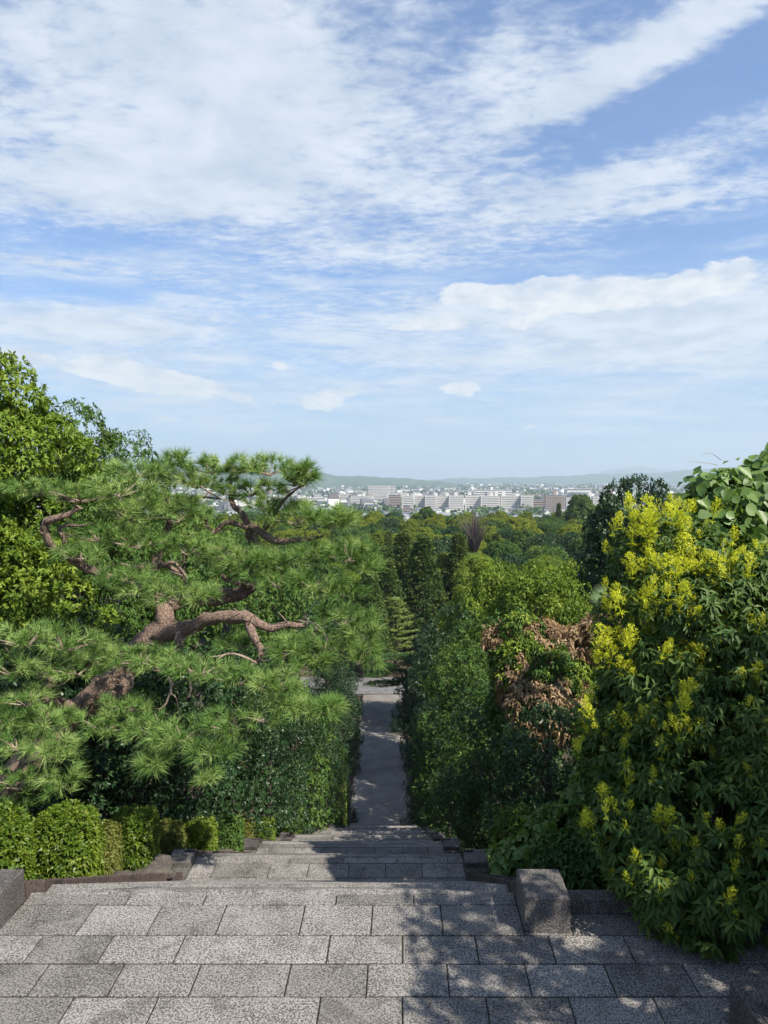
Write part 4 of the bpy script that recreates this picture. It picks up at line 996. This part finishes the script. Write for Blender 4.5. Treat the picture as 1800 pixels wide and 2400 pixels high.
# dead brown vine over a tree
DB = at(1270, 1750, 16.5); DB.z = gz(DB.x, 16.5); dv_ = thing('dead_vine', DB, 'mass of brown dead vine leaves draped over an evergreen on the right', 'vine')
DS = .9
def dl(px, py, Y, rx, rz): c_ = at(px, py, Y) - DB; k = Y/FPX; return (c_.x, c_.y, c_.z, rx*k*DS, rx*k*.9*DS, rz*k*DS)
DEAD = [dl(1172, 1505, 16.6, 28, 40), dl(1270, 1510, 16.6, 75, 48), dl(1340, 1520, 16.4, 55, 50), dl(1410, 1500, 16.2, 50, 62), dl(1225, 1585, 16.0, 50, 50), dl(1300, 1625, 15.8, 90, 45), dl(1235, 1645, 15.7, 55, 55), dl(1290, 1690, 15.6, 65, 55)]
GREEN = [dl(1225, 1490, 16.5, 45, 52), dl(1275, 1555, 16.1, 65, 50), dl(1215, 1560, 16.3, 60, 80), dl(1330, 1590, 16.0, 65, 45), dl(1280, 1610, 15.9, 70, 30), dl(1260, 1650, 16.2, 110, 130)]
for nm, lb, mt, ncl, L_, lay in (('dead_foliage', DEAD, 'dead', 330, .125, .9), ('green_foliage', GREEN, 'evergreen', 230, .11, .35), ('young_foliage', GREEN[:4], 'bright', 110, .10, .35)):
    P, N = lobes_pts(G, lb, ncl, .1, -.7); C, NN, var = clumped(G, P, N, 15, .19, 1.0)
    link(nm, leaf_mesh(nm, [leaves(*sprigs(G, C, NN, 4, L_, .36, 1.0, lay, jit=.6), bend=.25)], mt), dv_)
link('trunk', limb_mesh(G, .12, 3.6, [q[:3] for q in DEAD]), dv_)

# fan palm
PBs = at(1440, 1452, 14.5); pm = thing('fan_palm', (PBs.x, PBs.y, gz(PBs.x, PBs.y)), 'spiky pale green fan palm beside the flowering tree', 'palm'); hz = PBs.z - gz(PBs.x, PBs.y)
link('trunk', MB().add(*tube_vf([(0, 0, -.2), (.05, 0, hz*.5), (0, 0, hz)], [.11, .1, .09], 8)).mesh('trunk', M['bark']), pm)
for f in range(7):
    a0 = -2.6 + f*.75; ax = np.array([math.cos(a0)*.8, math.sin(a0)*.5 - .1, .75]); n = 26; th = np.linspace(-1.25, 1.25, n)
    ax = unit(ax); sd = unit(np.cross(ax, [0, -.6, 1])); D = ax*np.cos(th)[:, None] + sd*np.sin(th)[:, None]
    Pq = np.tile(ax*.35, (n, 1)); Nq = np.tile(unit(np.cross(sd, ax)), (n, 1))
    link('frond', mesh_np('frond', *(lambda r: (r[0]+np.array([0, 0, hz]), r[1]))(leaves(Pq, D, Nq, .55-.12*np.abs(th), np.full(n, .035), G.random(n), bend=.12)), M['palm'], np.repeat(G.random(n), 4)), pm)

# ground cover and litter on the banks
n = 9000; gxs = np.concatenate([XL - .3 - 9*G.random(n//2)**1.5, XR + .3 + 11*G.random(n//2)**1.5]); gys = 7.6 + 52*G.random(n)**1.3
ok = (gxs > XL-9.5); Pg = np.stack([gxs, gys, terr(gxs, gys)+.03], 1)
Ng = unit(np.array([0, 0, 1]) + .3*G.normal(size=(n, 3)))
o = link('ground_cover', leaf_mesh('ground_cover', [leaves(*sprigs(G, Pg, Ng, 4, .13, .4, 1.0, .1))], 'evergreen')); tag(o, 'low dark leafy ground cover on the banks beside the stairs', 'ground cover', kind='stuff')
n = 5000; gxs = np.concatenate([XL - .25 - 4*G.random(n//2)**2, XR + .25 + 5*G.random(n//2)**2]); gys = 7.5 + 40*G.random(n)**1.4
Pg = np.stack([gxs, gys, terr(gxs, gys)+.02], 1); Dg = rdir(G, n)*np.array([1, 1, .25])
o = link('leaf_litter', leaf_mesh('leaf_litter', [leaves(Pg, Dg, unit(np.array([0, 0, 1])+.4*G.normal(size=(n, 3))), .06+.04*G.random(n), .03+0*gxs, G.random(n))], 'dead')); tag(o, 'brown fallen leaves lying on the soil beside the stairs', 'leaf litter', kind='stuff')
n = 500; gxs = AX - .3 + HW*1.9*(G.random(n)-.5); gys = 56.5 + 34*G.random(n)
o = link('path_litter', leaf_mesh('path_litter', [leaves(np.stack([gxs, gys, np.full(n, ZP+.03)], 1), rdir(G, n)*np.array([1, 1, .15]), unit(np.array([0, 0, 1])+.3*G.normal(size=(n, 3))), .12+.10*G.random(n), .07+0*gxs, .5+.5*G.random(n))], 'dead')); tag(o, 'scattered fallen leaves lying on the straight path', 'leaf litter', kind='stuff')
p_ = at(1719, 2228, 1); tt = ray(1719, 2228); p_ = Vector((0, 0, EYE)) + tt*(-EYE/tt.z)
me = mesh_np('fallen_leaf', *leaves(np.zeros((1, 3)), np.array([[.5, .8, .1]]), np.array([[0, 0, 1.]]), np.array([.09]), np.array([.022]), np.array([.9]), hires=True)[:2], M['drystem'])
tag(link('fallen_leaf', me, None, p_ + Vector((0, 0, .012))), 'single pale fallen leaf on the shaded paving at the right', 'leaf')

# ------------------------------------------------------------------ city on the plain
ZC = -65.0
def vmat(name, stops, rough=.8):
    m, t, p = base_mat(name); a = t.new('ShaderNodeAttribute', attribute_name='v').outputs['Fac']
    t.l.new(t.ramp(a, stops), p.inputs['Base Color']); p.inputs['Roughness'].default_value = rough; return m
M['city'] = vmat('city_walls', [(0, (.04,.05,.06)), (.22, (.11,.12,.14)), (.45, (.19,.19,.19)), (.62, (.36,.35,.33)), (.72, (.23,.17,.14)), (.8, (.62,.61,.58)), (1, (.80,.79,.76))])
M['panel'] = plain_mat('pale_concrete_panel', (.50,.48,.45), (.62,.60,.57), .05)
M['panel_tan'] = plain_mat('tan_concrete_panel', (.26,.205,.175), (.34,.28,.245), .05)
M['glassdark'] = plain_mat('dark_window_band', (.09,.10,.12), (.16,.17,.19), .08, .4)  # dark grey window colour, also used on some house roofs
M['cityroof'] = plain_mat('grey_flat_roof', (.16,.17,.19), (.28,.29,.31), .05)
M['field'] = plain_mat('rice_field', (.07,.15,.03), (.14,.24,.05), .02, coord='Pos')
M['hill'] = plain_mat('wooded_hill', (.030,.060,.028), (.065,.10,.045), .004, coord='Pos')
def building(px0, px1, ytop, Y, label, storeys=9, mat='panel', depth=14, houses=(), group=None, name='apartment_block', cat='building'):
    a, b = at(px0, ytop, Y), at(px1, ytop, Y); wd = b.x - a.x; h = a.z - ZC; sh = h/storeys
    o = thing(name, ((a.x+b.x)/2, Y, ZC), label, cat, group); m = M[mat]
    link('wall', MB().box(-wd/2+.6, wd/2-.6, 1.6, depth, 0, h-.3).mesh('wall', M['glassdark']), o)
    band = MB().box(-wd/2+.9, wd/2-.9, 0, 1.75, 0, sh*.60).mesh('balcony', m)
    for s in range(storeys): link('balcony', band, o, (0, 0, s*sh + .3))
    ew = MB().box(-.6, .6, -.15, depth+.15, 0, h+.4).mesh('end_wall', m)
    for s in (-1, 1): link('end_wall', ew, o, (s*(wd/2-.3), 0, 0))
    link('roof', MB().box(-wd/2+.35, wd/2-.35, .1, depth, h-.25, h+.5).mesh('roof', M['cityroof'] if mat != 'panel' else m), o)
    for hx, hy in houses:
        c_ = at(hx, ytop, Y).x - (a.x+b.x)/2; link('roof_house', MB().box(c_-3.6, c_+3.6, 3, 10, h+.4, h + (ytop-hy)/FPX*Y).mesh('roof_house', m), o)
SL = [(942, 969, ()), (971, 995, ((976, 1155),)), (997, 1021, ()), (1023, 1051, ((1022, 1155), (1049, 1156))), (1053, 1087, ((1069, 1154),)), (1091, 1125, ((1101, 1154),)), (1128, 1172, ((1152, 1154), (1164, 1151))), (1175, 1220, ((1181, 1153),)), (1222, 1249, ())]
ol = ['leftmost', 'second', 'third', 'fourth', 'fifth', 'sixth', 'seventh', 'eighth', 'rightmost']
for i, (a, b, hs) in enumerate(SL):
    building(a, b, 1163 - (i % 3), 1500 + (i % 2)*14, f'{ol[i]} of the nine long striped slab blocks of flats beyond the woodland', 9, 'panel', 14, hs, 'striped slab blocks of flats')
building(1247, 1277, 1171, 1520, 'small grey block of flats right of the long slabs', 5, 'panel_tan')
building(1280, 1324, 1161, 1490, 'tan block of flats with a square roof house', 8, 'panel_tan', 16, ((1301, 1150),))
building(1328, 1388, 1167, 1560, 'low striped block of flats behind the round skyline tree', 7, 'panel', 14)
building(1390, 1438, 1163, 1540, 'striped slab block of flats beside the tall dark tree', 8, 'panel', 14, ((1384, 1154),))
building(1417, 1436, 1139, 1900, 'tan tower rising behind the right slab block', 14, 'panel_tan', 20)
building(864, 912, 1139, 2400, 'large pale hospital-like block above the other city buildings', 9, 'panel', 25)
building(913, 926, 1139, 2400, 'white wing attached to the large hospital-like block', 9, 'panel', 25)
building(773, 792, 1158, 1950, 'left of two grey mid-rise blocks near the green field', 7, 'panel_tan', 15)
building(795, 815, 1158, 1950, 'right of two grey mid-rise blocks near the green field', 7, 'panel', 15)
building(822, 872, 1163, 1750, 'wide pale office block above the green field', 7, 'panel', 20)
building(876, 908, 1156, 2000, 'pale stepped block left of the striped slabs', 7, 'panel', 20)
building(911, 939, 1160, 1620, 'grey brown block touching the leftmost striped slab', 6, 'panel_tan', 18)
building(700, 762, 1168, 1800, 'long low white factory beside the pine tip', 3, 'panel', 40)
building(945, 962, 1186, 1330, 'small reddish tan block at the woodland edge', 4, 'panel_tan', 12)
building(1110, 1200, 1148, 2500, 'long grey building behind the slab roofs', 4, 'panel', 30)
building(1330, 1385, 1146, 2900, 'wide white hall roof in the city behind', 2, 'panel', 60)
rc = np.random.default_rng(4)
def box_arr(X, Y, Z, W, D, H, v, ang):
    n = len(X); c, s = np.cos(ang), np.sin(ang)
    cx = np.array([-1, 1, 1, -1, -1, 1, 1, -1])*.5; cyv = np.array([-1, -1, 1, 1, -1, -1, 1, 1])*.5; cz = np.array([0, 0, 0, 0, 1, 1, 1, 1])
    lx = cx*W[:, None]; ly = cyv*D[:, None]
    V = np.stack([X[:, None] + lx*c[:, None] - ly*s[:, None], Y[:, None] + lx*s[:, None] + ly*c[:, None], Z[:, None] + cz*H[:, None]], -1).reshape(-1, 3)
    F = (np.arange(n)[:, None, None]*8 + np.array([[0,1,5,4],[1,2,6,5],[2,3,7,6],[3,0,4,7],[4,5,6,7]])).reshape(-1, 4)
    return V, F, np.repeat(v, 8)
n = 18000; Yc = 1560*np.exp(rc.random(n)*math.log(11500/1560)); Xc = Yc*rc.uniform(-.34, .62, n)
big = rc.random(n) < .045
Wc = np.where(big, rc.uniform(15, 32, n), rc.uniform(6, 12, n)); Dc = np.where(big, rc.uniform(12, 25, n), rc.uniform(7, 13, n)); Hc = np.where(big, rc.uniform(11, 24, n), rc.uniform(5.5, 10, n))
o = link('distant_city', mesh_np('distant_city', *box_arr(Xc, Yc, np.full(n, ZC), Wc, Dc, Hc, rc.random(n), rc.choice([.25, .25, -.35, .6, 1.2], n))[:2], M['city'], np.repeat(rc.random(n), 8), False))
tag(o, 'pale city of countless small houses and blocks covering the plain', 'city', kind='stuff')
# nearest houses and sheds, each on its own
HM = []
for q in range(6):
    wv = .15 + .8*q/5
    V = [(-.5,-.5,0),(.5,-.5,0),(.5,.5,0),(-.5,.5,0),(-.5,-.5,.68),(.5,-.5,.68),(.5,.5,.68),(-.5,.5,.68),(-.52,-.56,.66),(.52,-.56,.66),(.52,.56,.66),(-.52,.56,.66),(-.5,0,1),(.5,0,1)]
    F = [(0,1,5,4),(1,2,6,5),(2,3,7,6),(3,0,4,7)]; F2 = [(8,9,13,12),(10,11,12,13)]
    wm = mesh_py('wall', V[:8], F + [(4,5,6,7)], M['panel'] if q % 3 else M['panel_tan']); rm = mesh_py('roof', V[8:], [(0,1,5,4),(2,3,4,5),(1,2,5),(3,0,4)], M['cityroof'] if q % 2 else M['glassdark']); HM.append((wm, rm))
for i in range(130):
    y = rc.uniform(1150, 1560); x = y*rc.uniform(-.20, .06) if i < 90 else y*rc.uniform(.05, .42)
    if -.11 < x/y < -.02 and 1330 < y < 1545: continue
    wm, rm = HM[int(rc.integers(6))]; shed = rc.random() < .25
    o = thing('shed' if shed else 'house', (x, y, ZC), 'long low pale shed on the plain just beyond the woodland' if shed else 'small pale house on the plain just beyond the woodland', 'shed' if shed else 'house', 'sheds on the near plain' if shed else 'houses on the near plain', float(rc.uniform(-.4, .4)))
    s = (rc.uniform(25, 55), rc.uniform(14, 22), rc.uniform(6, 9)) if shed else (rc.uniform(9, 15), rc.uniform(8, 12), rc.uniform(7, 11)); o.scale = s
    link('wall', wm, o); link('roof', rm, o)
struct('field', MB().add([(-190, 1340, ZC+.4), (-30, 1340, ZC+.4), (-40, 1540, ZC+.4), (-215, 1540, ZC+.4)], [(0,1,2,3)]).mesh('field', M['field']))
# trees scattered through the city
n = 1500; Yt = 1150*np.exp(rc.random(n)*math.log(9000/1150)); Xt = Yt*rc.uniform(-.34, .62, n); sz = rc.uniform(5, 12, n)*(1+Yt/6000)
m8 = 10; dd = rdir(rc, n*m8*3); Pt = np.repeat(np.stack([Xt, Yt, np.full(n, ZC)+sz*.45], 1), m8*3, 0) + dd*np.repeat(sz, m8*3)[:, None]*np.array([.9, .5, .5])
o = link('city_trees', leaf_mesh('city_trees', [leaves(Pt, rdir(rc, len(Pt)), dd, np.repeat(sz, m8*3)*.6, np.repeat(sz, m8*3)*.5, rc.random(len(Pt)))], 'evergreen')); tag(o, 'dark green trees scattered among the city houses on the plain', 'trees', kind='stuff')
# hills
def hills(prof, Y, depth, seed, name='hills'):
    g = np.random.default_rng(seed); xs = np.arange(prof[0][0], prof[-1][0]+1, 6.0); ys = np.interp(xs, [q[0] for q in prof], [q[1] for q in prof])
    V = []; m = 9
    ph = g.random(8)*6.28
    for px, py in zip(xs, ys):
        py += .9*math.sin(px*.061+ph[0]) + .6*math.sin(px*.17+ph[1]) + .35*math.sin(px*.41+ph[2])
        r_ = at(px, py, Y)
        for j in range(m):
            u = j/(m-1); yy = Y + depth*(u-.7); f = math.sin(min(1, u/.7)*math.pi/2)**1.3 if u <= .7 else 1-(u-.7)/.3
            zz = ZC - 3 + (r_.z - ZC + 3)*f*(1 + (.10*math.sin(px*.09+u*9+ph[3]) + .06*math.sin(px*.23+u*17))*(1-f)); V.append((r_.x*yy/Y, yy, zz))
    k = len(xs); F = [(i*m+j, (i+1)*m+j, (i+1)*m+j+1, i*m+j+1) for i in range(k-1) for j in range(m-1)]
    struct(name, mesh_py(name, V, F, M['hill'], True))
hills([(-900, 1104), (-200, 1100), (200, 1096), (400, 1086), (560, 1098), (700, 1109), (760, 1110), (800, 1115), (850, 1116), (900, 1118), (960, 1122), (1040, 1128), (1080, 1136)], 7000, 2200, 1)
hills([(900, 1132), (1000, 1125), (1050, 1121), (1200, 1119), (1300, 1116), (1380, 1112), (1450, 1110), (1560, 1107), (1640, 1098), (1800, 1091), (2100, 1082), (2700, 1080)], 12000, 3500, 2)
hills([(1280, 1130), (1380, 1114), (1440, 1099), (1480, 1093), (1520, 1096), (1600, 1102), (1700, 1098), (2000, 1094), (2700, 1090)], 20000, 4000, 3)
# ------------------------------------------------------------------ air
hm = bpy.data.materials.new('pale_air'); hm.use_nodes = True; ht = NT(hm.node_tree); ht.n.clear()
pv = ht.new('ShaderNodeVolumePrincipled'); pv.inputs['Color'].default_value = (.72, .88, 1.0, 1); pv.inputs['Density'].default_value = 1.05e-4; pv.inputs['Anisotropy'].default_value = .1
ho = ht.new('ShaderNodeOutputMaterial'); ht.l.new(pv.outputs[0], ho.inputs['Volume'])
hz_ = link('haze', MB().box(-15500, 15500, -600, 27000, -70, 560).mesh('haze', hm)); hz_['kind'] = 'stuff'; hz_['label'] = 'pale blue air thickening towards the far hills'; hz_['category'] = 'haze'
